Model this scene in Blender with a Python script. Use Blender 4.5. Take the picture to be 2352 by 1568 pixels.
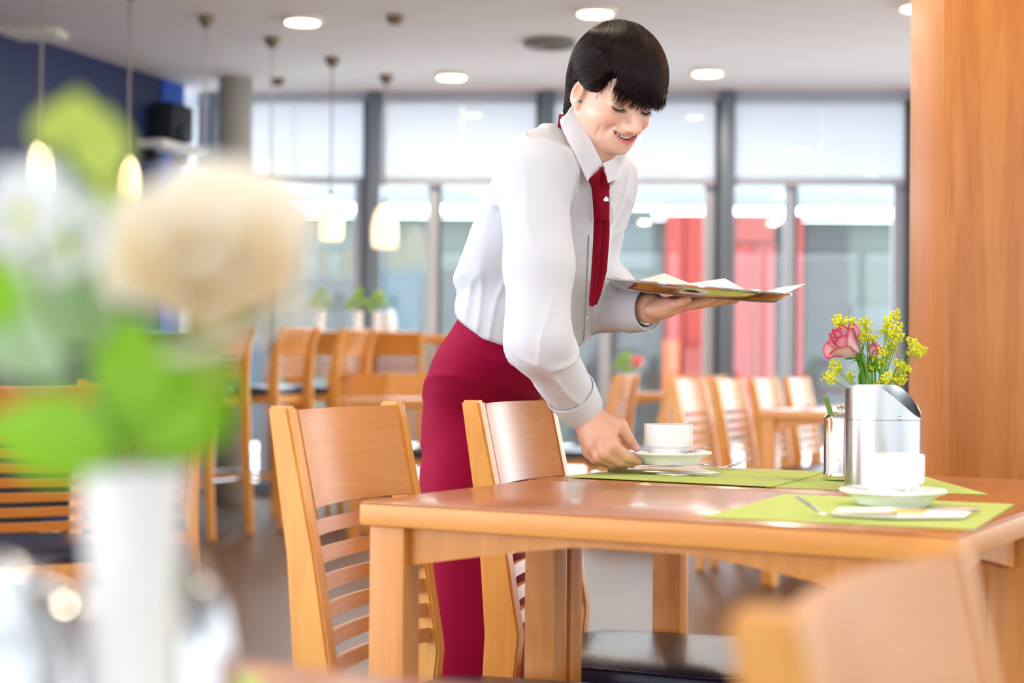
import bpy, bmesh, math, random
import numpy as np
from mathutils import Vector, Matrix
random.seed(7); np.random.seed(7)
S = bpy.context.scene
COL = S.collection
for o in list(bpy.data.objects):
    bpy.data.objects.remove(o)
PI = math.pi

# ------------------------------------------------------------------ camera
FPX = 3800.0; HOR = 830.0; CX, CY = 1176.0, 784.0
CAMH = 0.949
PITCH = math.atan((HOR - CY) / FPX); ROLL = 0.0087
_F = Vector((0, math.cos(PITCH), math.sin(PITCH)))
_U0 = Vector((0, -math.sin(PITCH), math.cos(PITCH))); _R0 = Vector((1, 0, 0))
_R = _R0 * math.cos(ROLL) + _U0 * math.sin(ROLL)
_U = -_R0 * math.sin(ROLL) + _U0 * math.cos(ROLL)
CAMP = Vector((0, 0, CAMH))
cam_d = bpy.data.cameras.new('camera'); cam = bpy.data.objects.new('camera', cam_d); COL.objects.link(cam)
cam.matrix_world = Matrix(((_R.x, _U.x, -_F.x, 0), (_R.y, _U.y, -_F.y, 0), (_R.z, _U.z, -_F.z, CAMH), (0, 0, 0, 1)))
cam_d.sensor_width = 36.0; cam_d.lens = 36.0 * FPX / 2352.0
cam_d.clip_start = 0.02; cam_d.clip_end = 200
cam_d.dof.use_dof = True; cam_d.dof.focus_distance = 2.9; cam_d.dof.aperture_fstop = 2.9
S.camera = cam

def ray(px, py):
    return (_F + _R * ((px - CX) / FPX) + _U * ((CY - py) / FPX))
def P(px, py, d):
    """point seen at a pixel, at distance d in front of the camera (along +Y)"""
    r = ray(px, py); return CAMP + r * (d / r.y)
def onz(px, py, z):
    """point seen at a pixel lying on the horizontal plane z"""
    r = ray(px, py); return CAMP + r * ((z - CAMH) / r.z)

# ------------------------------------------------------------------ world / light
W = bpy.data.worlds.new('sky'); S.world = W; W.use_nodes = True
bg = W.node_tree.nodes['Background']; bg.inputs[0].default_value = (0.86, 0.94, 1.0, 1); bg.inputs[1].default_value = 3.0
S.view_settings.view_transform = 'Standard'; S.view_settings.look = 'None'
S.view_settings.gamma = 1.0; S.view_settings.exposure = 1.90
try: S.view_settings.use_curve_mapping = False
except Exception: pass

# ------------------------------------------------------------------ materials
MATS = {}
def srgb(r, g, b):
    f = lambda c: (c / 255) / 12.92 if c <= 10 else ((c / 255 + 0.055) / 1.055) ** 2.4
    return (f(r), f(g), f(b), 1)
def mat(name, col, rough=0.5, metal=0.0, bump=0.0, bscale=40.0, var=0.0, vscale=8.0, spec=0.5, **kw):
    if name in MATS: return MATS[name]
    m = bpy.data.materials.new(name); m.use_nodes = True; MATS[name] = m
    nt = m.node_tree; b = nt.nodes['Principled BSDF']
    b.inputs['Base Color'].default_value = col; b.inputs['Roughness'].default_value = rough
    b.inputs['Metallic'].default_value = metal; b.inputs['Specular IOR Level'].default_value = spec
    for k, v in kw.items(): b.inputs[k.replace('_', ' ')].default_value = v
    tc = nt.nodes.new('ShaderNodeTexCoord')
    if var > 0:
        n = nt.nodes.new('ShaderNodeTexNoise'); n.inputs['Scale'].default_value = vscale; n.inputs['Detail'].default_value = 4
        nt.links.new(tc.outputs['Object'], n.inputs['Vector'])
        mx = nt.nodes.new('ShaderNodeMix'); mx.data_type = 'RGBA'
        mx.inputs[6].default_value = tuple(c * (1 - var) for c in col[:3]) + (1,)
        mx.inputs[7].default_value = tuple(min(1, c * (1 + var)) for c in col[:3]) + (1,)
        nt.links.new(n.outputs['Fac'], mx.inputs[0]); nt.links.new(mx.outputs[2], b.inputs['Base Color'])
    if bump > 0:
        n = nt.nodes.new('ShaderNodeTexNoise'); n.inputs['Scale'].default_value = bscale; n.inputs['Detail'].default_value = 3
        nt.links.new(tc.outputs['Object'], n.inputs['Vector'])
        bp = nt.nodes.new('ShaderNodeBump'); bp.inputs['Strength'].default_value = bump; bp.inputs['Distance'].default_value = 0.002
        nt.links.new(n.outputs['Fac'], bp.inputs['Height']); nt.links.new(bp.outputs['Normal'], b.inputs['Normal'])
    return m
def wood(name, c1, c2, scale=(2, 30, 30), rough=0.35, rings=0.6, coat=0.0):
    """wood grain: object-space noise stretched along one axis plus soft growth-ring waves"""
    if name in MATS: return MATS[name]
    m = bpy.data.materials.new(name); m.use_nodes = True; MATS[name] = m
    nt = m.node_tree; b = nt.nodes['Principled BSDF']; L = nt.links.new
    tc = nt.nodes.new('ShaderNodeTexCoord'); mp = nt.nodes.new('ShaderNodeMapping')
    mp.inputs['Scale'].default_value = scale; L(tc.outputs['Object'], mp.inputs['Vector'])
    n1 = nt.nodes.new('ShaderNodeTexNoise'); n1.inputs['Scale'].default_value = 1.0; n1.inputs['Detail'].default_value = 6; n1.inputs['Distortion'].default_value = 0.6
    L(mp.outputs[0], n1.inputs['Vector'])
    n2 = nt.nodes.new('ShaderNodeTexNoise'); n2.inputs['Scale'].default_value = 6.0; n2.inputs['Detail'].default_value = 8
    L(mp.outputs[0], n2.inputs['Vector'])
    w = nt.nodes.new('ShaderNodeMath'); w.operation = 'MULTIPLY'; w.inputs[1].default_value = 28.0; L(n1.outputs['Fac'], w.inputs[0])
    sn = nt.nodes.new('ShaderNodeMath'); sn.operation = 'SINE'; L(w.outputs[0], sn.inputs[0])
    ma = nt.nodes.new('ShaderNodeMath'); ma.operation = 'MULTIPLY_ADD'; ma.inputs[1].default_value = 0.22 * rings; L(sn.outputs[0], ma.inputs[0]); L(n2.outputs['Fac'], ma.inputs[2])
    cr = nt.nodes.new('ShaderNodeValToRGB'); cr.color_ramp.elements[0].position = 0.12; cr.color_ramp.elements[1].position = 0.88
    cr.color_ramp.elements[0].color = c1; cr.color_ramp.elements[1].color = c2
    L(ma.outputs[0], cr.inputs[0]); L(cr.outputs[0], b.inputs['Base Color'])
    b.inputs['Roughness'].default_value = rough; b.inputs['Coat Weight'].default_value = coat; b.inputs['Coat Roughness'].default_value = 0.12
    bp = nt.nodes.new('ShaderNodeBump'); bp.inputs['Strength'].default_value = 0.05; bp.inputs['Distance'].default_value = 0.001
    L(n2.outputs['Fac'], bp.inputs['Height']); L(bp.outputs['Normal'], b.inputs['Normal'])
    return m
def emit(name, col, st):
    if name in MATS: return MATS[name]
    m = mat(name, col, 0.4); b = m.node_tree.nodes['Principled BSDF']
    b.inputs['Emission Color'].default_value = col; b.inputs['Emission Strength'].default_value = st
    return m
def pane_mat(name, tint, refl=0.08, haze=0.0):
    """thin window glass: see-through with a little mirror reflection"""
    m = bpy.data.materials.new(name); m.use_nodes = True; MATS[name] = m
    nt = m.node_tree; nt.nodes.clear(); L = nt.links.new
    out = nt.nodes.new('ShaderNodeOutputMaterial'); tr = nt.nodes.new('ShaderNodeBsdfTransparent'); tr.inputs[0].default_value = tint
    gl = nt.nodes.new('ShaderNodeBsdfGlossy'); gl.inputs['Roughness'].default_value = 0.02
    mx = nt.nodes.new('ShaderNodeMixShader'); mx.inputs[0].default_value = refl
    L(tr.outputs[0], mx.inputs[1]); L(gl.outputs[0], mx.inputs[2]); last = mx
    if haze:
        df = nt.nodes.new('ShaderNodeBsdfTranslucent'); df.inputs[0].default_value = (0.48, 0.48, 0.50, 1)
        d2 = nt.nodes.new('ShaderNodeBsdfDiffuse'); d2.inputs[0].default_value = (0.6, 0.61, 0.63, 1)
        ad = nt.nodes.new('ShaderNodeMixShader'); ad.inputs[0].default_value = 0.30; L(df.outputs[0], ad.inputs[1]); L(d2.outputs[0], ad.inputs[2])
        m2 = nt.nodes.new('ShaderNodeMixShader'); m2.inputs[0].default_value = haze
        L(mx.outputs[0], m2.inputs[1]); L(ad.outputs[0], m2.inputs[2]); last = m2
    L(last.outputs[0], out.inputs[0]); return m

# ------------------------------------------------------------------ mesh helpers
class MB:
    def __init__(s): s.v = []; s.f = []
    def add(s, v, f):
        n = len(s.v); s.v += [tuple(p) for p in v]; s.f += [tuple(i + n for i in q) for q in f]; return s
    def box(s, c, d, M=None, bev=0.0):
        bm = bmesh.new(); bmesh.ops.create_cube(bm, size=1.0)
        bmesh.ops.scale(bm, vec=d, verts=bm.verts)
        if bev > 0: bmesh.ops.bevel(bm, geom=bm.edges[:], offset=min(bev, min(d) * 0.45), segments=2, affect='EDGES', profile=0.6)
        T = Matrix.Translation(c) @ (M.to_4x4() if M else Matrix())
        bm.verts.index_update()
        s.add([T @ v.co for v in bm.verts], [[v.index for v in f.verts] for f in bm.faces]); bm.free(); return s
    def lathe(s, prof, n=32, c=(0, 0, 0), M=None, cap=True):
        c = Vector(c); vs = []; fs = []
        for r, z in prof:
            for i in range(n):
                a = 2 * PI * i / n; p = Vector((r * math.cos(a), r * math.sin(a), z)); vs.append((M @ p if M else p) + c)
        for j in range(len(prof) - 1):
            for i in range(n):
                k = (i + 1) % n; fs.append((j * n + i, j * n + k, (j + 1) * n + k, (j + 1) * n + i))
        if cap:
            if prof[0][0] > 1e-5: fs.append(tuple(reversed(range(n))))
            if prof[-1][0] > 1e-5: fs.append(tuple((len(prof) - 1) * n + i for i in range(n)))
        return s.add(vs, fs)
    def tube(s, pts, rad, n=8, flat=1.0, up=None):
        pts = [Vector(p) for p in pts]; m = len(pts)
        rad = [rad] * m if not hasattr(rad, '__len__') else rad
        vs = []; fs = []; ref = Vector(up) if up else None
        for j, p in enumerate(pts):
            t = (pts[min(j + 1, m - 1)] - pts[max(j - 1, 0)]).normalized()
            if ref is None: ref = Vector((0, 0, 1)) if abs(t.z) < 0.9 else Vector((1, 0, 0))
            a = t.cross(ref);
            if a.length < 1e-6: a = t.orthogonal()
            a.normalize(); b = a.cross(t).normalized()
            if not up: ref = b
            for i in range(n):
                th = 2 * PI * i / n; vs.append(p + a * (math.cos(th) * rad[j]) + b * (math.sin(th) * rad[j] * flat))
        for j in range(m - 1):
            for i in range(n):
                k = (i + 1) % n; fs.append((j * n + i, j * n + k, (j + 1) * n + k, (j + 1) * n + i))
        fs.append(tuple(reversed(range(n)))); fs.append(tuple((m - 1) * n + i for i in range(n)))
        return s.add(vs, fs)
    def grid(s, fn, nu, nv, thick=0.0):
        """surface patch fn(u,v) over the unit square, optionally solid"""
        pts = [[Vector(fn(i / (nu - 1), j / (nv - 1))) for j in range(nv)] for i in range(nu)]
        vs = [p for r in pts for p in r]; fs = [(i * nv + j, (i + 1) * nv + j, (i + 1) * nv + j + 1, i * nv + j + 1) for i in range(nu - 1) for j in range(nv - 1)]
        if thick:
            N = len(vs); nor = []
            for i in range(nu):
                for j in range(nv):
                    du = pts[min(i + 1, nu - 1)][j] - pts[max(i - 1, 0)][j]; dv = pts[i][min(j + 1, nv - 1)] - pts[i][max(j - 1, 0)]
                    q = du.cross(dv); nor.append(q.normalized() if q.length > 1e-12 else Vector((0, 0, 1)))
            vs = vs + [p - q * thick for p, q in zip(vs, nor)]
            fs = fs + [tuple(k + N for k in reversed(f)) for f in fs]
            for i in range(nu - 1):
                for j in (0, nv - 1):
                    a, b = i * nv + j, (i + 1) * nv + j; fs.append((a, b, b + N, a + N) if j else (b, a, a + N, b + N))
            for j in range(nv - 1):
                for i in (0, nu - 1):
                    a, b = i * nv + j, i * nv + j + 1; fs.append((b, a, a + N, b + N) if i else (a, b, b + N, a + N))
        return s.add(vs, fs)
    def build(s, name, m, parent=None, smooth=True, world=False):
        me = bpy.data.meshes.new(name); off = Vector((0, 0, 0))
        if parent is None and s.v:
            a = np.array(s.v); off = Vector(((a[:, 0].min() + a[:, 0].max()) / 2, (a[:, 1].min() + a[:, 1].max()) / 2, a[:, 2].min()))
        elif parent is not None and world: off = Vector(parent.location)
        me.from_pydata([tuple(Vector(p) - off) for p in s.v], [], s.f); me.update()
        o = bpy.data.objects.new(name, me); COL.objects.link(o)
        me.materials.append(m)
        if smooth: smooth_auto(me)
        if parent is not None: o.parent = parent
        else: o.location = off
        if parent is not None and world: pass
        return o
def smooth_auto(me, ang=0.6):
    me.polygons.foreach_set('use_smooth', [True] * len(me.polygons))
    bm = bmesh.new(); bm.from_mesh(me)
    bmesh.ops.recalc_face_normals(bm, faces=bm.faces)
    for e in bm.edges:
        if len(e.link_faces) == 2 and e.calc_face_angle(0) > ang: e.smooth = False
    bm.to_mesh(me); bm.free()
def empty(name, loc=(0, 0, 0), rz=0.0):
    o = bpy.data.objects.new(name, None); COL.objects.link(o); o.location = loc; o.rotation_euler = (0, 0, rz); o.empty_display_size = 0.1; return o
def tag(o, label=None, cat=None, group=None, kind=None):
    if label: o['label'] = label
    if cat: o['category'] = cat
    if group: o['group'] = group
    if kind: o['kind'] = kind
    return o
def copy_tree(o, parent=None):
    c = o.copy(); COL.objects.link(c); c.parent = parent
    for ch in list(o.children): copy_tree(ch, c)
    return c
def plane_quad(name, pts, th, m, **kw):
    """thin sheet with given top corners (counter-clockwise seen from above)"""
    v = [Vector(p) for p in pts]; n = len(v)
    vs = v + [p - Vector((0, 0, th)) for p in v]
    fs = [tuple(range(n)), tuple(reversed(range(n, 2 * n)))] + [(i, (i + 1) % n + 0, (i + 1) % n + n, i + n)[::-1] for i in range(n)]
    return MB().add(vs, fs).build(name, m, smooth=False, **kw)
# ================================================================== the room
CEIL = 2.80
M_ceil = mat('ceiling_paint', srgb(238, 234, 232), 0.8, bump=0.02)
M_floor = wood('floor_laminate', srgb(78, 47, 22), srgb(102, 68, 38), (1.2, 14, 14), 0.38, 0.5)
M_floor.node_tree.nodes['Principled BSDF'].inputs['Specular IOR Level'].default_value = 0.22
M_blue = mat('navy_wall_paint', srgb(30, 44, 88), 0.5, var=0.12, vscale=2)
M_bright = mat('bright_blue_paint', srgb(24, 84, 190), 0.5)
M_steel = mat('grey_blue_steel', srgb(104, 114, 128), 0.4, 0.2)
M_dark = mat('dark_steel', srgb(44, 48, 52), 0.45, 0.2)
M_white = mat('white_frame', srgb(180, 186, 198), 0.4)
M_glass = pane_mat('window_glass', (0.93, 0.96, 0.97, 1), 0.06)
M_gl_l = pane_mat('left_glass', (0.80, 0.80, 0.80, 1), 0.03); M_gl_b = pane_mat('tinted_glass', (0.52, 0.52, 0.52, 1), 0.03)  # unseen panes, grey tint added to hold back daylight from each side
M_frost = pane_mat('frosted_panel', (0.75, 0.78, 0.82, 1), 0.04, 0.86)
M_conc = mat('concrete', srgb(160, 158, 150), 0.8, bump=0.1, var=0.06)
M_wpaint = mat('white_wall_paint', srgb(235, 235, 232), 0.7)

def slab(name, lo, hi, m, kind='structure'):
    lo = Vector(lo); hi = Vector(hi)
    o = MB().box((lo + hi) / 2, hi - lo).build(name, m, smooth=False); return tag(o, kind=kind)
slab('floor', (-6, -4.5, -0.1), (7, 11.9, 0.0), M_floor)
slab('ceiling', (-6, -4.5, CEIL), (7, 11.9, CEIL + 0.15), M_ceil)

# window wall along a line that runs very slightly oblique to the picture
WA = Vector((-1.77, 11.48, 0)); WB = Vector((2.92, 11.18, 0))
wdir = (WB - WA).normalized(); wnor = Vector((-wdir.y, wdir.x, 0))     # away from camera
wrot = math.atan2(wdir.y, wdir.x)
def wpt(px):                                                          # along-wall coordinate seen at a pixel column
    r = ray(px, 700); a = np.array([[r.x, -wdir.x], [r.y, -wdir.y]]); t, s = np.linalg.solve(a, np.array([WA.x, WA.y])); return float(s)
TRANS = 0.949 + (830 - 416) / 333.0                                   # transom height
main_px = [-330, 100, 478, 858, 1255, 1668, 2106, 2520]
ms = [wpt(p) for p in main_px]
cnt = 0
for i in range(len(ms) - 1):
    s0, s1 = ms[i], ms[i + 1]; cnt += 1
    w = empty('window_%d' % cnt, WA + wdir * s0, wrot); tag(w, kind='structure')
    L = s1 - s0
    MB().box((0, 0, CEIL / 2), (0.10, 0.16, CEIL), bev=0.008).build('mullion', M_steel, w)
    MB().box((-0.065, 0.02, CEIL / 2), (0.03, 0.10, CEIL), bev=0.004).build('mullion_seal', M_dark, w)
    MB().box((L / 2, 0.05, TRANS), (L - 0.1, 0.06, 0.05)).build('transom', M_white, w, smooth=False)
    MB().box((L / 2, 0.02, CEIL - 0.03), (L - 0.1, 0.10, 0.06)).build('head_rail', M_white, w, smooth=False)
    MB().box((L / 2, 0.02, 0.05), (L - 0.1, 0.10, 0.10)).build('sill_rail', M_steel, w, smooth=False)
    for k in range(2):
        a = 0.05 + (L - 0.1) * k / 2; b = 0.05 + (L - 0.1) * (k + 1) / 2
        MB().box(((a + b) / 2, 0.06, (TRANS + CEIL) / 2 - 0.005), (b - a - 0.002, 0.012, CEIL - TRANS - 0.05)).build('upper_panel', M_frost, w, smooth=False)
    # lower light with a slimmer pale casement frame a little right of the middle
    c = L * 0.335 if i % 2 else L * 0.33
    MB().box((c, 0.10, TRANS / 2), (0.075, 0.05, TRANS - 0.05), bev=0.005).build('casement_stile', M_white, w)
    MB().box((c + 0.048, 0.10, TRANS / 2), (0.018, 0.05, TRANS - 0.05)).build('casement_gasket', M_dark, w, smooth=False)
    MB().box((L - 0.115, 0.10, TRANS / 2), (0.075, 0.05, TRANS - 0.05), bev=0.005).build('casement_stile', M_white, w)
    for (a, b) in ((0.05, c - 0.04), (c + 0.057, L - 0.155)):
        MB().box(((a + b) / 2, 0.10, TRANS / 2 + 0.03), (b - a, 0.008, TRANS - 0.16)).build('pane', M_glass, w, smooth=False)

# navy wall with the bar, far left
BA = Vector((-3.9, 6.3, 0)); BB = Vector((-2.24, 11.2, 0)); bdir = (BB - BA).normalized(); brot = math.atan2(bdir.y, bdir.x); BL = (BB - BA).length
bw = empty('wall_left', BA, brot); tag(bw, kind='structure')
MB().box((BL / 2 - 0.15, 0.06, CEIL / 2), (BL - 0.3, 0.12, CEIL)).build('wall_panel', M_blue, bw, smooth=False)
MB().box((BL - 0.15, 0.05, CEIL / 2), (0.28, 0.12, CEIL)).build('end_panel', M_bright, bw, smooth=False)
def onbar(px, py):
    r = ray(px, py); a = np.array([[r.x, -bdir.x], [r.y, -bdir.y]]); t, s = np.linalg.solve(a, np.array([BA.x, BA.y])); return float(s), CAMH + r.z * float(t)
s0, z0 = onbar(312, 322); s1, z1 = onbar(418, 345)
sh = empty('wall_shelf', BA + bdir * ((s0 + s1) / 2), brot); tag(sh, 'pale shelf fixed to the navy wall below a dark loudspeaker', 'shelf')
MB().box((0, -0.10, z0 - 0.02), (s1 - s0, 0.2, 0.05), bev=0.004).build('board', M_wpaint, sh)
for q in (-0.35, 0.35): MB().box((q * (s1 - s0), -0.05, z0 - 0.08), (0.02, 0.1, 0.08)).build('bracket', M_dark, sh, smooth=False)
s0, z0 = onbar(340, 235); s1, z1 = onbar(390, 318)
sp = empty('loudspeaker', BA + bdir * ((s0 + s1) / 2), brot); tag(sp, 'black loudspeaker box standing on the pale wall shelf', 'loudspeaker')
zt = z0; zb = onbar(365, 326)[1]
M_black = mat('black_plastic', srgb(26, 30, 38), 0.5)
MB().box((0, -0.10, (zt + zb) / 2), (s1 - s0, 0.16, zt - zb), bev=0.01).build('cabinet', M_black, sp)
MB().lathe([(0.0, 0), (0.05, 0.0), (0.06, 0.012), (0.045, 0.014)], 20, (0, -0.185, (zt + zb) / 2 - 0.08), Matrix.Rotation(PI / 2, 3, 'X')).build('woofer', M_dark, sp)
cn = empty('bar_counter', BA + bdir * 2.0 + Vector((0.45, -0.15, 0)), brot); tag(cn, 'long black bar counter in front of the navy wall', 'counter')
MB().box((0.3, 0, 0.52), (3.6, 0.5, 1.04), bev=0.01).build('body', M_black, cn)
MB().box((0.3, -0.03, 1.07), (3.7, 0.6, 0.05), bev=0.01).build('counter_top', mat('dark_top', srgb(40, 40, 48), 0.25), cn)
tag(MB().lathe([(0.11, 0), (0.11, CEIL)], 32, P(537, 600, 10.9).to_2d().to_3d()).build('column', M_conc), 'round grey concrete column standing before the windows', 'column')

# large window walls behind the camera and on both sides let the daylight in
def side_window(name, a, b, n, gm):
    a = Vector(a); b = Vector(b); d = (b - a).normalized(); L = (b - a).length
    w = empty(name, a, math.atan2(d.y, d.x)); tag(w, kind='structure')
    for i in range(n + 1): MB().box((L * i / n, 0, CEIL / 2), (0.1, 0.14, CEIL)).build('mullion', M_steel, w, smooth=False)
    MB().box((L / 2, 0, 0.06), (L, 0.12, 0.12)).build('sill_rail', M_steel, w, smooth=False)
    MB().box((L / 2, 0, CEIL - 0.04), (L, 0.12, 0.08)).build('head_rail', M_steel, w, smooth=False)
    for i in range(n): MB().box((L * (i + 0.5) / n, 0, CEIL / 2), (L / n - 0.1, 0.01, CEIL - 0.2)).build('pane', gm, w, smooth=False)
side_window('window_20', (6.8, -4.4, 0), (-5.8, -4.4, 0), 8, M_gl_b)
side_window('window_21', (-5.8, -4.4, 0), (-3.95, 6.2, 0), 7, M_gl_l)
side_window('window_22', (6.8, 10.8, 0), (6.8, -4.4, 0), 9, M_gl_b)

# wooden pillar at the right
M_pil = wood('pillar_veneer', srgb(182, 104, 36), srgb(208, 136, 60), (10, 10, 0.9), 0.32, 0.8)
M_piledge = wood('pillar_edge', srgb(186, 106, 42), srgb(212, 138, 66), (20, 20, 1.0), 0.35, 0.3)
p0 = P(2176, 600, 3.55); pw = 0.62
pr = empty('wooden_pillar', (p0.x + pw / 2, 3.55 + 0.15, 0)); tag(pr, 'tall honey-coloured wood-veneered pillar at the right beyond the table', 'pillar')
MB().box((0.004, 0, CEIL / 2), (pw, 0.30, CEIL - 0.004), bev=0.003).build('veneer_panel', M_pil, pr)
MB().box((-pw / 2 - 0.002, 0, CEIL / 2), (0.016, 0.302, CEIL - 0.006), bev=0.002).build('edge_strip', M_piledge, pr)

# ceiling fittings
M_lamp = emit('downlight_glow', (1.0, 0.84, 0.58, 1), 5.0)
M_trim = mat('downlight_trim', srgb(236, 226, 208), 0.35)
lab = ['leftmost glowing round downlight in the near ceiling row', 'glowing round downlight in the ceiling just behind the waitress head', 'glowing round downlight in the ceiling beside the wooden pillar',
       'glowing round downlight in the far ceiling row left of the waitress', 'glowing round downlight in the far ceiling row right of the waitress']
def downlight(p, label):
    d = empty('downlight', (p[0], p[1], CEIL - 0.004)); tag(d, label, 'ceiling light', 'recessed ceiling downlights')
    MB().lathe([(0.085, -0.002), (0.09, -0.022), (0.105, -0.024), (0.11, -0.012), (0.11, 0.004)], 32, cap=False).build('trim_ring', M_trim, d)
    MB().lathe([(0.0, -0.012), (0.086, -0.014)], 32, cap=False).build('lens', M_lamp, d)
    ld = bpy.data.lights.new('downlight_lamp', 'AREA'); ld.shape = 'DISK'; ld.size = 0.15; ld.energy = DLW; ld.color = (1.0, 0.82, 0.62)
    lo_ = bpy.data.objects.new('downlight_lamp', ld); COL.objects.link(lo_); lo_.parent = d; lo_.location = (0, 0, -0.03)
DLW = 3.2
dl = [onz(px, py, CEIL) for (px, py) in ((695, 43), (1367, 23), (2112, 10), (1037, 171), (1625, 162))]
for p, lb in zip(dl, lab): downlight((p.x, p.y), lb)
rowv = Vector((-0.75, -1.83, 0))
names = ['second', 'third', 'fourth', 'fifth']
for r_ in range(1, 5):  # unseen lamps added for warm light on the foreground
    for c_ in range(3):
        p = Vector((dl[c_].x, dl[c_].y, 0)) + Vector((0.75 * (r_ % 2), -1.83 * r_, 0)); downlight((p.x, p.y), 'added unseen fill lamp above the picture, %s row toward the camera, %s column' % (names[r_ - 1], ('left', 'middle', 'right')[c_]))
# air diffuser and small fittings
p = onz(1262, 95, CEIL); dv = empty('ceiling_diffuser', (p.x, p.y, CEIL)); tag(dv, 'round grey air diffuser in the ceiling left of the waitress head', 'air vent')
M_grille = mat('grille_grey', srgb(150, 146, 138), 0.6)
for j, r in enumerate((0.15, 0.115, 0.08, 0.045)): MB().lathe([(r - 0.02, -0.006), (r, -0.028), (r + 0.004, -0.024), (r - 0.012, -0.002)], 28, cap=False).build('louvre_ring', M_grille, dv)
MB().lathe([(0.0, -0.001), (0.15, -0.002)], 28, cap=False).build('backing', M_dark, dv)
p = onz(75, 72, CEIL); dv = empty('ceiling_grille', (p.x, p.y, CEIL)); tag(dv, 'pale rectangular grille in the ceiling above the navy wall', 'air vent')
MB().box((0, 0, -0.015), (0.34, 0.26, 0.03), bev=0.004).build('frame', M_trim, dv)
for j in range(5): MB().box((0, -0.09 + 0.045 * j, -0.034), (0.30, 0.02, 0.01)).build('louvre', M_wpaint, dv, smooth=False)
M_can = mat('pendant_canopy_metal', srgb(120, 100, 78), 0.4, 0.6)
for (px, py, lb) in ((908, 37, 'small grey ceiling fitting right of the pendant row'), (637, 181, 'small ceiling fitting farthest back above the pendant row')):
    p = onz(px, py, CEIL); o = MB().lathe([(0.05, 0.0), (0.05, -0.012), (0.03, -0.045), (0.0, -0.05)], 20, (p.x, p.y, CEIL)).build('ceiling_fitting', M_can); tag(o, lb, 'ceiling fitting')

# pendant lamps
M_shade = emit('pendant_glass', (1.0, 0.72, 0.42, 1), 0.42)
M_cord = mat('pendant_cord', srgb(150, 140, 135), 0.5)
pl = [(93, 111, -75, 322, 440), (295, 300, -28, 358, 472), (470, 480, 37, 392, 490), (622, 628, 87, 420, 525), (760, 768, 133, 450, 551), (884, 888, 173, 470, 569)]
pln = ['first pendant lamp from the left glowing before the navy wall', 'second pendant lamp from the left glowing over the blurred leaves', 'third pendant lamp from the left half veiled by the blurred rose',
       'fourth pendant lamp from the left glowing beside the blurred rose', 'fifth pendant lamp from the left glowing before the window', 'sixth and rightmost pendant lamp glowing before the steel mullion']
for (px, cx_, cy_, y0, y1), lb in zip(pl, pln):
    c = onz(cx_, cy_, CEIL); sc = FPX / c.y
    top = P(px, y0, c.y); bot = P(px, y1, c.y); h = top.z - bot.z; r = 30.0 / sc
    L = empty('pendant_lamp', (top.x, c.y, bot.z)); tag(L, lb, 'pendant lamp', 'glass pendant lamps in a receding row')
    MB().lathe([(0.045, 0), (0.045, -0.012), (0.028, -0.05), (0.008, -0.062)], 20, (0, 0, CEIL - bot.z)).build('canopy', M_can, L)
    MB().tube([(0, 0, CEIL - bot.z - 0.06), (0, 0, h)], 0.006, 6).build('cord', M_cord, L)
    pf = [(r * 0.86, 0.0), (r * 0.95, h * 0.07), (r, h * 0.25), (r * 0.98, h * 0.48), (r * 0.87, h * 0.70), (r * 0.66, h * 0.87), (r * 0.40, h * 0.965), (r * 0.16, h)]
    MB().lathe(pf, 24).build('glass_shade', M_shade, L)
    MB().lathe([(r * 0.16, h * 0.985), (r * 0.16, h + 0.03), (0.01, h + 0.04)], 14).build('cap', M_can, L)

# ------------------------------------------------------------------ outside, beyond the window wall
M_pave = mat('pale_paving', srgb(205, 206, 206), 0.8, var=0.05)
slab('trim_1', (-14, 11.95, -0.12), (16, 40, -0.02), M_pave)          # ground outside
MF = [mat('facade_glass_green', srgb(56, 63, 56), 0.5, var=0.25, vscale=0.5), mat('facade_grey', srgb(60, 68, 68), 0.6, var=0.1), mat('facade_dark', srgb(26, 27, 28), 0.6, var=0.2, vscale=1.2), mat('facade_teal', srgb(34, 52, 62), 0.6, var=0.15)]
M_red = mat('red_curtain', srgb(116, 16, 8), 0.6, var=0.12, vscale=2.0)
M_orange = mat('orange_panel', srgb(158, 66, 22), 0.6); M_pink = mat('pale_red_panel', srgb(112, 40, 34), 0.6)
FD = 17.0
fb = empty('opposite_building', (0, FD, 0)); tag(fb, 'low grey-green building with red panels seen through the windows', 'building')
def fac(name, x0, y0, x1, y1, m, dep=0.0, th=0.1):
    a = P(x0, y0, FD - dep); b = P(x1, y1, FD - dep)
    MB().box(((a.x + b.x) / 2, -dep + th / 2, (a.z + b.z) / 2), (abs(b.x - a.x), th, abs(a.z - b.z))).build(name, m, fb, smooth=False)
fac('wall', -400, 488, 2800, 1036, MF[0], 0, 0.3)
fac('roof_fascia', -400, 478, 2800, 512, MF[1], 0.1)
fac('sky_cover', -400, 396, 2800, 480, mat('sky_cover_grey', srgb(108, 114, 118), 0.8), 0.05, 0.3)  # added wall strip that covers the overbright sky
for (x0, y0, x1, y1, m) in ((690, 640, 835, 760, 2), (880, 625, 965, 900, 3), (1000, 620, 1200, 1000, 2), (1320, 690, 1500, 1030, 2), (1850, 520, 1945, 1030, 2), (2130, 680, 2300, 1030, 2), (1410, 480, 1500, 620, 1), (1960, 700, 2080, 760, 1), (300, 640, 600, 1000, 3)):
    fac('window', x0, y0, x1, y1, MF[m], 0.06)
for (x0, x1, y0, m) in ((1530, 1572, 492, 0), (1572, 1618, 492, 1), (1690, 1730, 560, 0), (1730, 1778, 560, 2), (1805, 1842, 492, 0), (1690, 1778, 492, 2)):
    fac('red_panel', x0, y0, x1, 1000 if y0 != 492 or x0 != 1690 else 556, (M_red, M_orange, M_pink)[m] if not (x0 == 1572) else M_red, 0.16)
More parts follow.
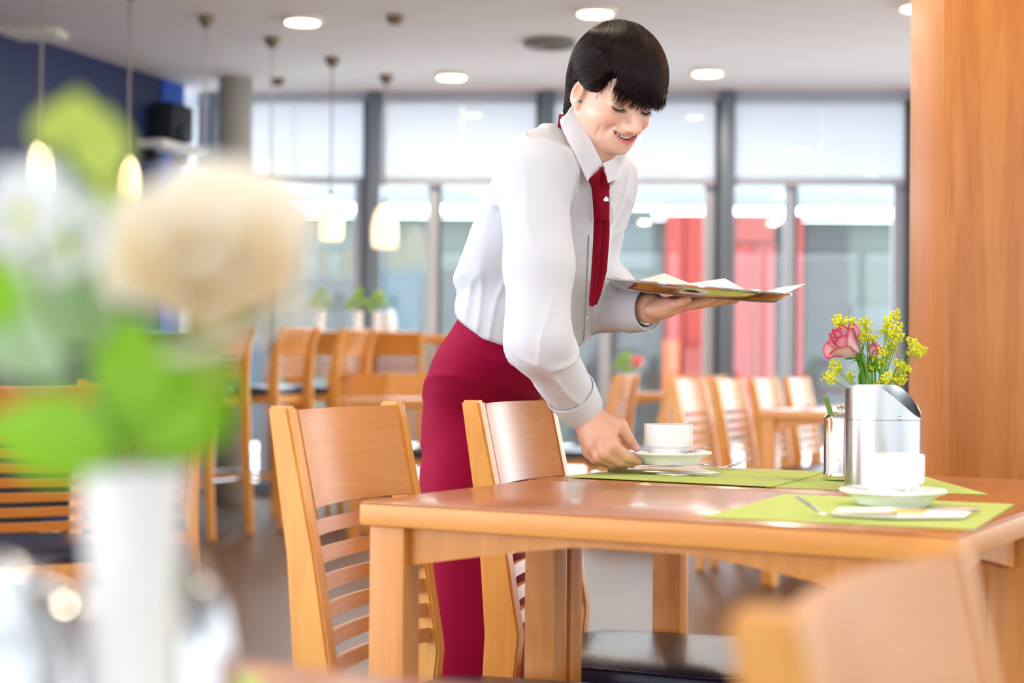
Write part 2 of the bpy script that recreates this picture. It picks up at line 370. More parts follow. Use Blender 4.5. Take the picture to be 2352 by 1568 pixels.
fac('orange_panel', 1525, 780, 1560, 930, M_orange, 0.3); fac('pale_panel', 1570, 800, 1615, 960, M_pink, 0.3)
# ================================================================== furniture
M_w_light = wood('beech_posts', srgb(222, 148, 66), srgb(240, 178, 90), (14, 14, 1.2), 0.38, 0.35)
M_w_panel = wood('beech_panel', srgb(206, 132, 58), srgb(224, 152, 74), (14, 1.4, 26), 0.36, 0.3)
M_w_slat = wood('beech_slats', srgb(196, 120, 48), srgb(218, 142, 64), (20, 1.0, 20), 0.36, 0.4)
M_w_top = wood('table_top_wood', srgb(166, 98, 52), srgb(188, 120, 70), (1.0, 16, 16), 0.27, 0.5, coat=0.25)
M_w_leg = wood('table_leg_wood', srgb(204, 126, 48), srgb(226, 152, 70), (14, 14, 1.0), 0.4, 0.4)
M_w_edge = wood('table_edge_wood', srgb(216, 140, 60), srgb(234, 164, 82), (1.2, 18, 18), 0.36, 0.4)
M_navy = mat('navy_leather', srgb(20, 26, 58), 0.28, bump=0.25, bscale=260)
M_chrome = mat('chrome', (0.90, 0.90, 0.92, 1), 0.06, 1.0)
M_satin = mat('satin_steel', (0.50, 0.50, 0.51, 1), 0.27, 1.0)

def prism_y(poly, y0, y1, bev=0.004):
    """extrude a polygon given in the X-Z plane between two Y values, with softened edges"""
    bm = bmesh.new(); a = [bm.verts.new((x, y0, z)) for x, z in poly]; b = [bm.verts.new((x, y1, z)) for x, z in poly]; n = len(poly)
    bm.faces.new(a); bm.faces.new(b[::-1])
    for i in range(n): bm.faces.new((a[i], b[i], b[(i + 1) % n], a[(i + 1) % n]))
    bmesh.ops.recalc_face_normals(bm, faces=bm.faces)
    if bev: bmesh.ops.bevel(bm, geom=bm.edges[:], offset=bev, segments=2, affect='EDGES')
    bm.verts.index_update(); r = ([v.co.copy() for v in bm.verts], [[v.index for v in f.verts] for f in bm.faces]); bm.free(); return r
def cushion(mb, zb, zt, x0, x1, wr, wf, rnd=0.05):
    """padded seat: rounded trapezoid outline lofted through several heights"""
    rings = []
    for z, ins in ((zb, 0.012), (zb + 0.012, 0.0), (zt - 0.022, 0.0), (zt - 0.008, 0.006), (zt - 0.001, 0.022), (zt + 0.004, 0.07), (zt + 0.006, 0.12)):
        r = []; n = 40
        for i in range(n):
            a = 2 * PI * i / n; c, s_ = math.cos(a), math.sin(a); e = 0.28
            ux = math.copysign(abs(c) ** e, c); uy = math.copysign(abs(s_) ** e, s_)
            t = (ux + 1) / 2; x = x0 + ins + (x1 - x0 - 2 * ins) * t; w = (wr + (wf - wr) * t) / 2 - ins
            r.append((x, uy * w, z))
        rings.append(r)
    n = 40; vs = [p for r in rings for p in r]; fs = []
    for j in range(len(rings) - 1):
        for i in range(n): k = (i + 1) % n; fs.append((j * n + i, j * n + k, (j + 1) * n + k, (j + 1) * n + i))
    fs.append(tuple(reversed(range(n)))); fs.append(tuple((len(rings) - 1) * n + i for i in range(n)))
    return mb.add(vs, fs), rings[3]
def make_chair(name, SH=0.44, TH=0.88, bar=False):
    """wooden chair facing +X: curved top panel, ladder of slim slats, leather seat"""
    t = empty(name); yw = 0.185; pw = 0.03
    k = TH - SH
    fr = [(-0.235, 0), (-0.168, SH - 0.05), (-0.160, SH + 0.03), (-0.192, SH + 0.22), (-0.240, TH)]
    bk = [(-0.272, 0), (-0.230, SH - 0.05), (-0.226, SH + 0.03), (-0.240, SH + 0.22), (-0.274, TH)]
    for sy in (-1, 1):
        v, f = prism_y(fr + bk[::-1], sy * yw - pw / 2, sy * yw + pw / 2); MB().add(v, f).build('back_post', M_w_light, t)
    def fx(z):
        zs = [p[1] for p in fr]; return float(np.interp(z, zs, [p[0] for p in fr])), float(np.interp(z, zs, [p[0] for p in bk]))
    def curved(z0, z1, th, bul, m, nm, inset=0.002):
        hw = yw - pw / 2 - 0.001
        def fn(u, v):
            y = hw - 2 * hw * u; z = z0 + (z1 - z0) * v; a, b = fx(z)
            return (a - inset - th - bul * (1 - (y / hw) ** 2), y, z)
        MB().grid(fn, 13, 3 if z1 - z0 < 0.05 else 5, th).build(nm, m, t)
    pb = TH - 0.155 if not bar else TH - 0.17
    curved(pb, TH - 0.009, 0.014, 0.026, M_w_panel, 'top_panel')
    z = pb - 0.019
    nsl = 6 if not bar else 3
    for i in range(nsl):
        curved(z - 0.022, z, 0.015, 0.022, M_w_slat, 'slat', 0.008); z -= 0.0405
    mb, ring = cushion(MB(), SH - 0.055, SH - 0.006, -0.165, 0.245, 0.375, 0.435); st = mb.build('seat', M_navy, t)
    MB().tube([(p[0] * 1.004 + 0, p[1] * 1.008, p[2] - 0.002) for p in ring + ring[:1]], 0.0028, 6).build('piping', M_navy, st)
    MB().box((0.03, 0, SH - 0.078), (0.40, 0.35, 0.045), bev=0.004).build('seat_frame', M_w_light, t)
    for sy in (-1, 1):
        v, f = prism_y([(0.195, SH - 0.06), (0.232, SH - 0.06), (0.228, 0), (0.203, 0)], sy * 0.19 - 0.018, sy * 0.19 + 0.018); MB().add(v, f).build('front_leg', M_w_light, t)
    if bar:
        for sy in (-1, 1): MB().tube([(0.21, sy * 0.19, 0.28), (-0.215, sy * 0.18, 0.28)], 0.011, 8).build('side_stretcher', M_w_light, t)
        MB().tube([(0.214, -0.175, 0.30), (0.214, 0.175, 0.30)], 0.012, 10).build('foot_rail', M_satin, t)
        MB().tube([(-0.2, -0.17, 0.30), (-0.2, 0.17, 0.30)], 0.012, 10).build('foot_rail', M_satin, t)
    return t
CH = make_chair('dining_chair'); _used = [False, False]
BC = make_chair('bar_chair', 0.80, 1.14, True)
def put(proto, idx, loc, deg, label, cat='chair', group=None, sc=1.0):
    if not _used[idx]: o = proto; _used[idx] = True
    else: o = copy_tree(proto)
    o.location = loc; o.rotation_euler = (0, 0, math.radians(deg)); o.scale = (sc, sc, sc)
    for k_ in ('label', 'category', 'group'):
        if k_ in o: del o[k_]
    tag(o, label, cat, group); return o
def by_post(px, py, d, deg, sc=1.0):
    """chair origin from the seen top of its post on the chair's right-hand side"""
    p = P(px, py, d); a = math.radians(deg); x, y = -0.257 * sc, -0.185 * sc
    return (p.x - (x * math.cos(a) - y * math.sin(a)), p.y - (x * math.sin(a) + y * math.cos(a)), 0)
put(CH, 0, by_post(648, 930, 2.46, -22), -22, 'wooden chair with ladder back at the near corner of the laid table', group='chairs at the laid table')
put(CH, 0, by_post(1086, 928, 2.93, -21), -21, 'wooden chair with ladder back directly in front of the waitress skirt', group='chairs at the laid table')
put(CH, 0, by_post(1765, 1440, 0.76, -27, 0.95), -27, 'out-of-focus wooden chair in the near right corner', sc=0.95)
c = P(135, 886, 4.42); put(CH, 0, (c.x - 0.14, c.y + 0.22, 0), 122, 'wooden chair behind the foreground vase at the left edge of the picture', group='chairs at the left')
c = P(348, 880, 5.25); put(CH, 0, (c.x - 0.15, c.y + 0.22, 0), 118, 'wooden chair with its back beside the blurred green leaves', group='chairs at the left')

# the two tables pushed together
TA = Vector((-0.214, 2.34, 0)); TROT = math.atan2(-0.4836, 0.875); TW, TD, TH_ = 0.842, 0.516, 0.75
def make_table(name, W_, D_, H_=0.75, leg=(0.058, 0.044), arch=0.042, th=0.034):
    t = empty(name)
    MB().box((W_ / 2, D_ / 2, H_ - 0.0015), (W_ - 0.004, D_ - 0.004, 0.003), bev=0.001).build('top_veneer', M_w_top, t)
    MB().box((W_ / 2, D_ / 2, H_ - 0.003 - (th - 0.003) / 2), (W_, D_, th - 0.003), bev=0.004).build('top_edge', M_w_edge, t)
    i = 0.014; lx, ly = leg
    for sx in (0, 1):
        for sy in (0, 1):
            cx = i + lx / 2 if sx == 0 else W_ - i - lx / 2; cy = i * 0.4 + ly / 2 if sy == 0 else D_ - i * 0.4 - ly / 2
            MB().box((cx, cy, (H_ - th) / 2), (lx, ly, H_ - th), bev=0.004).build('leg', M_w_leg, t)
    def apron(x0, x1, y, th2, along):
        n = 24; vs = []; fs = []
        for j in range(n + 1):
            q = j / n; e = min(q, 1 - q) * (x1 - x0); h = 0.012 + arch * max(0, 1 - e / 0.27) ** 1.15
            a = x0 + (x1 - x0) * q
            for yy in (y - th2 / 2, y + th2 / 2):
                for zz in (H_ - th, H_ - th - h): vs.append((a, yy, zz) if along == 'x' else (yy, a, zz))
        for j in range(n):
            b = 4 * j
            for p_, q_ in ((0, 1), (1, 3), (3, 2), (2, 0)): fs.append((b + p_, b + q_, b + 4 + q_, b + 4 + p_))
        fs += [(0, 2, 3, 1), (4 * n, 4 * n + 1, 4 * n + 3, 4 * n + 2)]
        MB().add(vs, fs).build('apron', M_w_leg, t)
    for y in (i * 0.4 + ly / 2 + 0.004, D_ - i * 0.4 - ly / 2 - 0.004): apron(i + lx, W_ - i - lx, y, 0.02, 'x')
    for x in (i + lx / 2, W_ - i - lx / 2): apron(i + ly, D_ - i - ly, x, 0.02, 'y')
    return t
T1 = make_table('dining_table', TW, TD); T1.location = TA; T1.rotation_euler = (0, 0, TROT)
tag(T1, 'near half of the laid wooden table, closest to the camera', 'table', 'two tables pushed together')
T2 = copy_tree(T1); T2.location = TA + Vector((0.4836, 0.875, 0)) * (TD + 0.0015)
tag(T2, 'far half of the laid wooden table, carrying the steel table bin', 'table', 'two tables pushed together')
def tloc(u, v, z=0.75): return TA + Vector((0.875, -0.4836, 0)) * u + Vector((0.4836, 0.875, 0)) * v + Vector((0, 0, z))
# table under the blurred vase
e1 = onz(430, 1497, 0.75)
T3 = make_table('dining_table', 0.95, 0.80); q = Vector((e1.x, e1.y, 0)) - Vector((0.875, -0.4836, 0)) * 0.55 - Vector((0.4836, 0.875, 0)) * 0.80
T3.location = q; T3.rotation_euler = (0, 0, TROT); tag(T3, 'blurred wooden table edge in the foreground under the white vase', 'table')
# background tables
def bg_table(px, py, W_, D_, deg, label, H_=0.75, pt=None):
    t = make_table('dining_table', W_, D_, H_); p = pt or onz(px, py, H_); t.location = (p.x, p.y, 0); t.rotation_euler = (0, 0, math.radians(deg)); return tag(t, label, 'table')
bt1 = bg_table(1742, 941, 0.85, 2.0, -28.9, 'wooden table in the background right of the waitress, behind the table bin')
bt2 = bg_table(1396, 902, 0.75, 0.42, -7, 'wooden table in the background carrying a single bud vase')
bt3 = bg_table(795, 914, 0.62, 0.42, -6, 'low wooden table in the background left of the skirt')
# chairs around them
def bg_chair(px, py, z, deg, label, d=None):
    p = onz(px, py, z) if d is None else P(px, py, d); put(CH, 0, (p.x, p.y, 0), deg, label, group='chairs in the background')
uu = Vector((0.875, -0.4836, 0)); vv_ = Vector((0.4836, 0.875, 0)); c0 = Vector(bt1.location)
for k_, lb in enumerate(('first background chair along the left side of the table behind the bin', 'second background chair along the left side of the table behind the bin', 'third background chair along the left side of the table, behind the pink rose', 'fourth and farthest background chair on the left side of the table')):
    put(CH, 0, c0 - uu * 0.14 + vv_ * (0.16 + 0.49 * k_), -26, lb, group='chairs in the background')
put(CH, 0, c0 + uu * 0.99 + vv_ * 0.35, 152, 'background chair half hidden by the wooden pillar', group='chairs in the background')
g = [(1345, 9.85, 158, 'background chair just right of the reaching white sleeve'), (1462, 9.28, 158, 'background chair behind the cup in front of the bud vase table'), (1550, 9.95, 158, 'background chair against the steel mullion behind the cup'),
     (806, 9.78, -96, 'low background chair at the left of the low table'), (962, 9.74, -96, 'low background chair just left of the skirt')]
for (px, d, a, lb) in g: bg_chair(px, 900, 0, a, lb, d)
# bar chairs and the high table
rw = Vector((0.42, 0.907, 0))
bl = ['bar chair nearest the camera, behind the green leaves', 'second bar chair from the camera, beside the blurred rose', 'third bar chair from the camera in the oblique row', '']
for k_ in range(3):
    p = Vector((-1.72, 8.95, 0)) + rw * (0.66 * k_); put(BC, 1, p, 156, bl[k_], 'bar chair', 'bar chairs in a row')
bl2 = ['bar chair drawn up to the high table, under the vases', '', 'bar chair drawn up to the high table, beside the skirt']
for k_, px in ((0, 742), (2, 915)):
    p = P(px, 800, 10.92); put(BC, 1, (p.x, p.y, 0), 84, bl2[k_], 'bar chair', 'bar chairs at the high table')
ht = make_table('high_table', 1.25, 0.30, 1.12); p = P(655, 800, 11.08); ht.location = (p.x, p.y, 0); ht.rotation_euler = (0, 0, math.radians(-4)); tag(ht, 'high wooden bar table before the windows carrying small vases', 'table')
# ================================================================== things on the tables
M_porc = mat('white_porcelain', srgb(246, 247, 248), 0.12, coat_weight=0.0) if False else mat('white_porcelain', srgb(246, 247, 248), 0.12)
M_mat_ = mat('green_felt', srgb(194, 212, 116), 0.9, bump=0.5, bscale=900, var=0.10, vscale=60)
M_paper = mat('white_paper', srgb(246, 245, 240), 0.7)
M_yel = mat('yellow_print', srgb(250, 205, 80), 0.7)
M_greenst = mat('green_stem', srgb(110, 160, 50), 0.5)
M_leaf = mat('leaf_green', srgb(96, 170, 40), 0.45, var=0.2, vscale=60)
M_leafl = mat('leaf_lime', srgb(170, 205, 60), 0.5, var=0.15, vscale=40)
M_floret = mat('yellow_floret', srgb(222, 224, 50), 0.6, var=0.12, vscale=200)
M_green_plastic = mat('green_plastic', srgb(110, 140, 50), 0.35)

# placemats
def mat_sheet(name, pix, z, label):
    return tag(plane_quad(name, [onz(x, y, z) for x, y in pix], 0.0014, M_mat_), label, 'placemat', 'green felt placemats')
ZT = 0.7500
mat_sheet('placemat', [(1760, 1117), (2268, 1134), (2100, 1087), (1880, 1083)], ZT + 0.0018, 'green placemat lying under the steel table bin')
mat_sheet('placemat', [(1308, 1093), (1775, 1116), (1905, 1082), (1492, 1071)], ZT + 0.0036, 'green placemat under the hand that sets down the cup')
mat_sheet('placemat', [(1618, 1186), (2238, 1214), (2330, 1157), (1800, 1134)], ZT + 0.0018, 'green placemat nearest the camera, under the cup that stands')
ZM = ZT + 0.0040

CUP = [(0.0, 0.0), (0.034, 0.0), (0.0355, 0.0015), (0.0357, 0.011), (0.0370, 0.0125), (0.0425, 0.0150), (0.0432, 0.0175), (0.0432, 0.052), (0.0425, 0.0535), (0.0412, 0.052), (0.0405, 0.020), (0.033, 0.013), (0.0, 0.012)]
SAU = [(0.0, 0.003), (0.044, 0.003), (0.046, 0.0), (0.050, 0.0), (0.0525, 0.003), (0.058, 0.0105), (0.066, 0.0150), (0.0735, 0.0175), (0.0748, 0.0195), (0.0738, 0.0215), (0.064, 0.0190), (0.052, 0.0165), (0.037, 0.0160), (0.0, 0.0160)]
def cup(loc, rz, label):
    c = empty('coffee_cup', loc, rz); tag(c, label, 'cup', 'white coffee cups')
    MB().lathe(CUP, 48, cap=False).build('body', M_porc, c)
    MB().tube([(0.042, 0, 0.044), (0.058, 0, 0.046), (0.068, 0, 0.036), (0.064, 0, 0.024), (0.052, 0, 0.017), (0.041, 0, 0.018)], 0.0042, 10, 1.3).build('handle', M_porc, c)
    MB().lathe([(0.0, 0.042), (0.0408, 0.042)], 32, cap=False).build('coffee', mat('coffee', srgb(60, 34, 18), 0.1), c); return c
def saucer(loc, label):
    return tag(MB().lathe(SAU, 56, loc, cap=False).build('saucer', M_porc), label, 'saucer', 'white saucers')
def spoon(p, d, label, up=0.0, L=0.11, n='teaspoon'):
    d = Vector((d[0], d[1], 0)).normalized(); t = empty(n, p); tag(t, label, 'spoon')
    MB().tube([d * (L * (i / 8)) + Vector((0, 0, up * (i / 8) + 0.002 * math.sin(i))) for i in range(9)], [0.0016 + 0.0016 * (i / 8) for i in range(9)], 8, 0.5, (0, 0, 1)).build('handle', M_chrome, t)
    MB().tube([d * (-0.034 + 0.036 * i / 8) + Vector((0, 0, -0.0015 * math.sin(PI * i / 8))) for i in range(9)], [0.001 + 0.0095 * math.sin(PI * (i + 0.15) / 8.3) for i in range(9)], 10, 0.22, (0, 0, 1)).build('bowl', M_chrome, t); return t
DH = 2.93                                                    # distance of the hand and the held cup
HS = P(1538, 1064, DH)                                       # foot of the held saucer
saucer(HS, 'white saucer held in the waitress right hand')
cup((HS.x - 0.003, HS.y, HS.z + 0.0162), 1.3, 'white coffee cup on the saucer being set down')
spoon((HS.x + 0.046, HS.y - 0.018, HS.z + 0.0245), (0.10, 0.05), 'small steel spoon on the held saucer', 0.004, 0.025)
c2 = onz(2051, 1157, ZM); saucer(c2, 'white saucer standing on the nearest green placemat')
cup((c2.x, c2.y, c2.z + 0.0162), 1.6, 'white coffee cup standing before the steel table bin')
spoon((c2.x - 0.012, c2.y - 0.056, c2.z + 0.0255), (-0.11, -0.01), 'steel teaspoon lying on the standing saucer', 0.001, 0.07)

# table bin (steel cylinder with a scooped rim)
b0 = onz(2027, 1116, ZT + 0.0022); rb = 0.0605
bn = empty('table_bin', b0); tag(bn, 'brushed steel cylindrical table bin with scooped rim', 'table bin')
def bin_wall(z0f, z1f, r, n=64, m=6, th=0.0012):
    mb = MB(); vs = []; fs = []
    for rr in (r, r - th):
        for j in range(m + 1):
            for i in range(n):
                a = 2 * PI * i / n; z = z0f(a) + (z1f(a) - z0f(a)) * j / m; vs.append((rr * math.cos(a), rr * math.sin(a), z))
    N = n * (m + 1)
    for j in range(m):
        for i in range(n):
            k_ = (i + 1) % n; fs.append((j * n + i, j * n + k_, (j + 1) * n + k_, (j + 1) * n + i)); fs.append((N + j * n + i, N + (j + 1) * n + i, N + (j + 1) * n + k_, N + j * n + k_))
    for i in range(n):
        k_ = (i + 1) % n; fs.append((m * n + i, m * n + k_, N + m * n + k_, N + m * n + i)); fs.append((i, N + i, N + k_, k_))
    return mb.add(vs, fs)
def rim(a):
    d = math.cos(a - math.radians(-28)); return 0.164 - 0.052 * max(0.0, d) ** 1.6 - 0.006 * max(0, math.cos(a - PI)) ** 4
bin_wall(lambda a: 0.0, lambda a: 0.108, rb).build('body', M_satin, bn)
bin_wall(lambda a: 0.1088, rim, rb + 0.0004).build('rim_collar', M_satin, bn)
MB().lathe([(0.0, 0.002), (rb - 0.002, 0.002)], 40, cap=False).build('base', M_satin, bn)
MB().lathe([(0, 0.004), (0.0035, 0.003), (0.004, 0)], 12, (rb * math.cos(-1.35), rb * math.sin(-1.35), 0.112), Matrix.Rotation(PI / 2, 3, 'X')).build('pivot_pin', M_chrome, bn)
# sugar pot
def sugar_pot(loc, h, r, label, spoon_c=True, M_chrome=M_chrome):
    t = empty('sugar_pot', loc); tag(t, label, 'sugar pot')
    MB().lathe([(0.0, 0.0), (r, 0.0), (r * 1.03, 0.003), (r * 1.03, 0.012), (r, 0.014), (r, h * 0.80), (r * 1.04, h * 0.805)], 40).build('body', M_chrome, t)
    ld = MB().lathe([(r * 1.06, h * 0.80), (r * 1.06, h * 0.83), (r * 0.9, h * 0.87), (r * 0.5, h * 0.905), (r * 0.14, h * 0.915), (r * 0.12, h * 0.94)], 40).build('lid', M_chrome, t)
    MB().lathe([(0.0, h * 0.93), (r * 0.14, h * 0.935), (r * 0.25, h * 0.955), (r * 0.27, h * 0.97), (r * 0.16, h * 0.985), (r * 0.1, h * 0.99), (0.0, h)], 16).build('knob', M_chrome, ld)
    MB().tube([(r * 0.25, -r * 1.0, h * 0.70), (r * 0.25, -r * 1.35, h * 0.66), (r * 0.25, -r * 1.4, h * 0.5), (r * 0.25, -r * 1.25, h * 0.4), (r * 0.25, -r * 1.0, h * 0.38)], 0.003, 8).build('handle', M_chrome, t)
    if spoon_c: MB().box((-r * 0.72, -0.006, h * 0.93), (0.009, 0.0015, 0.045), Matrix.Rotation(-0.3, 3, 'Y')).build('spoon_handle', M_green_plastic, t)
    return t
p = onz(1931, 1100, ZT + 0.0038); sugar_pot(p, 0.126, 0.029, 'polished steel sugar pot with knobbed lid beside the table bin')

# cutlery and napkins on the far placemat
def sheet(name, pts, m, label=None, cat='napkin', parent=None, th=0.0012, group=None):
    """folded paper: fan of triangles through 3-D points given as (px,py,depth)"""
    q = [P(*a) for a in pts]; mb = MB(); n = len(q); 
    vs = q + [a - Vector((0, 0, th)) for a in q]; fs = []
    for i in range(1, n - 1): fs += [(0, i, i + 1), (n, n + i + 1, n + i)]
    for i in range(n): k_ = (i + 1) % n; fs.append((i, i + n, k_ + n, k_))
    o = mb.add(vs, fs).build(name, m, parent, smooth=False)
    return tag(o, label, cat, group) if label else o
def fork(pts, rad, label):
    """fork: round-edged handle following pts, neck, and four tines"""
    pts = [Vector(p) for p in pts]; t = empty('fork', pts[0]); tag(t, label, 'fork', 'steel forks'); o = pts[0]
    q = [p - o for p in pts]; n = len(q)
    MB().tube(q[:-2], [rad * (1.5 - 0.75 * min(1, i / (n - 3) * 1.25)) for i in range(n - 2)], 10, 0.45, (0, 0, 1)).build('handle', M_chrome, t)
    d = (q[-1] - q[-3]); side = d.cross(Vector((0, 0, 1))).normalized() * 0.0105
    MB().tube([q[-3] - d * 0.02, q[-3] + d * 0.12, q[-3] + d * 0.35], [rad * 0.8, 0.0105, 0.0115], 10, 0.16, (0, 0, 1)).build('root', M_chrome, t)
    mid = q[-2]
    for k_ in range(4):
        s_ = side * (k_ - 1.5) / 1.5 * 0.9
        MB().tube([q[-3] + d * 0.32 + s_, (q[-3] + mid) / 2 * 0.2 + mid * 0.8 + s_, q[-1] + s_ * 0.9], [0.0016, 0.0015, 0.0008], 6).build('tine', M_chrome, t)
    return t
def knife(a, b, label, split=0.55):
    a = Vector(a); b = Vector(b); t = empty('knife', a); tag(t, label, 'knife', 'steel knives'); d = b - a
    MB().tube([d * (split * i / 6) for i in range(7)], [0.0055, 0.0062, 0.0062, 0.006, 0.0058, 0.0055, 0.0045], 10, 0.55, (0, 0, 1)).build('handle', M_satin, t)
    MB().tube([d * (split + (1 - split) * i / 8) for i in range(9)], [0.006, 0.0075, 0.009, 0.0098, 0.0102, 0.0100, 0.0088, 0.006, 0.0015], 10, 0.10, (0, 0, 1)).build('blade', M_chrome, t); return t
a = onz(1420, 1079, ZM); nd = 2.9
zp = ZM + 0.003
def zz(px, py, z): return onz(px, py, z)
def nap(pix, z, label, extra=None, th=0.002):
    q = [onz(x, y, z) for x, y in pix]
    o = plane_quad('paper_napkin', q, th, M_paper); tag(o, label, 'napkin', 'folded paper napkins')
    if extra:
        pr_ = MB(); e = [onz(x, y, z + 0.0004) - Vector(o.location) for x, y in extra]; pr_.add(e, [tuple(range(len(e)))]); pr_.build('yellow_print', M_yel, o, smooth=False)
    return o
nap([(1425, 1078), (1550, 1090), (1655, 1086), (1600, 1072), (1470, 1067)], ZM + 0.0024, 'folded white paper napkin on the placemat below the held saucer', [(1470, 1077), (1550, 1084), (1570, 1079), (1490, 1074)])
knife(onz(1398, 1080, ZM + 0.004) , onz(1662, 1088, ZM + 0.005), 'steel knife lying on the far placemat before the napkin', 0.58)
fk = [(1470, 1072.5, .008), (1520, 1070, .0095), (1560, 1068, .0105), (1600, 1066, .012), (1625, 1067.5, .012), (1640, 1072, .0095), (1652, 1077, .007), (1668, 1081, .004)]
f0 = onz(1560, 1076, ZM); dep = f0.y
fork([P(1470, 1073, dep + .02), P(1510, 1071.5, dep + .015), P(1550, 1069.5, dep + .01), P(1590, 1067, dep), P(1615, 1067, dep), P(1630, 1069, dep), P(1644, 1072.5, dep), P(1662, 1074, dep), P(1690, 1067, dep), P(1713, 1056, dep)], 0.0034, 'steel fork with raised tines on the far placemat')
nap([(1905, 1180), (2060, 1187), (2215, 1186), (2232, 1174), (2100, 1163), (1930, 1164)], ZM + 0.0024, 'folded white paper napkin with yellow print on the nearest placemat', [(2040, 1176), (2120, 1178), (2130, 1171), (2060, 1169)])
knife(onz(2250, 1170, ZM + 0.004), onz(2050, 1164, ZM + 0.004), 'steel knife lying behind the napkin on the nearest placemat', 0.55)
f0 = onz(1900, 1183, ZM)
fork([onz(2060, 1180, ZM + .006), onz(2020, 1180, ZM + .006), onz(1985, 1180, ZM + .006), onz(1955, 1180, ZM + .007), onz(1930, 1179, ZM + .010), onz(1915, 1181, ZM + .006), onz(1900, 1182, ZM + .003), P(1885, 1177, f0.y), P(1855, 1158, f0.y + .005), P(1828, 1140, f0.y + .01)], 0.0034, 'steel fork with raised tines on the nearest placemat')

# ------------------------------------------------------------------ flowers
def attr_mat(name, rough=0.5, sss=0.0):
    if name in MATS: return MATS[name]
    m = mat(name, (1, 1, 1, 1), rough); nt = m.node_tree; at = nt.nodes.new('ShaderNodeAttribute'); at.attribute_name = 'tint'
    b = nt.nodes['Principled BSDF']; nt.links.new(at.outputs['Color'], b.inputs['Base Color'])
    if sss: b.inputs['Subsurface Weight'].default_value = sss; b.inputs['Subsurface Radius'].default_value = (0.012, 0.005, 0.003); b.inputs['Subsurface Scale'].default_value = 0.3
    return m
def see_through(m, fac):
    """thin petals and leaves let part of the light behind them shine through"""
    nt = m.node_tree; b = nt.nodes['Principled BSDF']; out = [n for n in nt.nodes if n.type == 'OUTPUT_MATERIAL'][0]
    t = nt.nodes.new('ShaderNodeBsdfTranslucent'); mx = nt.nodes.new('ShaderNodeMixShader'); mx.inputs[0].default_value = fac
    if b.inputs['Base Color'].links: nt.links.new(b.inputs['Base Color'].links[0].from_socket, t.inputs[0])
    else: t.inputs[0].default_value = b.inputs['Base Color'].default_value
    nt.links.new(b.outputs[0], mx.inputs[1]); nt.links.new(t.outputs[0], mx.inputs[2]); nt.links.new(mx.outputs[0], out.inputs[0])
def set_tint(o, cols):
    a = o.data.color_attributes.new('tint', 'FLOAT_COLOR', 'POINT'); c = np.ones((len(o.data.vertices), 4), np.float32); c[:, :3] = cols
    a.data.foreach_set('color', c.ravel())
M_petal = attr_mat('petal', 0.45, 0.0); see_through(M_petal, 0.2)
M_cream = attr_mat('cream_petal', 0.45, 0.0); see_through(M_cream, 0.5)
for _m in (M_leaf, M_leafl): see_through(_m, 0.35)
def rose(name, c, axis, R, col_in, col_rim, label, n=13, rimw=0.25, openness=1.0, stem=None, rim_pow=1.0, leafs=(), pm=None):
    c = Vector(c); ax = Vector(axis).normalized(); t = empty(name, c); tag(t, label, 'flower')
    rot = ax.to_track_quat('Z', 'Y').to_matrix()
    ci = np.array(col_in[:3]); cr_ = np.array(col_rim[:3])
    for k_ in range(n):
        q = k_ / (n - 1); ang = k_ * 2.4; r0 = R * (0.10 + 0.60 * q) * openness; H = R * (1.75 - 0.35 * q); wid = 1.25 + 0.35 * (1 - q); curl = 0.10 + 0.42 * q * q
        nu, nv = 11, 9
        def fn(u, v):
            th = ang + (u - 0.5) * wid * (0.35 + 0.9 * math.sin(min(1, v * 1.05) * PI * 0.62)); rr = r0 * (0.30 + 0.85 * math.sin(v * PI * 0.55)) + R * curl * max(0, v - 0.62) ** 1.5 * 2.2
            edge = 1 - (2 * u - 1) ** 2; z = -0.75 * R + H * v * (0.80 + 0.20 * edge) - R * 0.35 * q * max(0, v - 0.7) * 2
            rr += 0.04 * R * math.sin(5 * th + k_) * v
            return rot @ Vector((rr * math.cos(th), rr * math.sin(th), z))
        o = MB().grid(fn, nu, nv, R * 0.02).build('petal', pm or M_petal, t)
        cols = []
        for _ in range(2):
            for i in range(nu):
                for j in range(nv):
                    u, v = i / (nu - 1), j / (nv - 1); e = max(0, (v - (1 - rimw)) / rimw, (abs(2 * u - 1) - (1 - rimw)) / rimw * min(1, v * 2)); e = min(1, e) ** rim_pow
                    cols.append(ci * (1 - e) + cr_ * e)
        set_tint(o, np.array(cols))
    for k_ in range(5):
        a = k_ * 2 * PI / 5
        MB().grid(lambda u, v: rot @ Vector(((0.15 + 0.5 * v) * R * math.cos(a + (u - .5) * (1 - v) * 0.9), (0.15 + 0.5 * v) * R * math.sin(a + (u - .5) * (1 - v) * 0.9), -0.85 * R + 0.25 * R * v * v)), 4, 6, R * 0.02).build('sepal', M_leaf, t)
    MB().lathe([(0.0, -1.1 * R), (0.14 * R, -1.05 * R), (0.22 * R, -0.85 * R), (0.18 * R, -0.68 * R)], 12, M=rot).build('calyx', M_leaf, t)
    if stem is not None:
        s_ = Vector(stem) - c; a_ = rot @ Vector((0, 0, -1.0 * R)); m_ = a_ + rot @ Vector((0, 0, -0.9 * R)) * 0.8
        MB().tube([(a_ * (1 - w) ** 2 + m_ * 2 * w * (1 - w) + s_ * w * w) for w in [i / 8 for i in range(9)]], 0.0022 if R < 0.045 else 0.003, 8).build('stem', M_greenst, t)
    for (lp, ld, ln) in leafs: leaf(t, Vector(lp) - c, ld, ln)
    return t
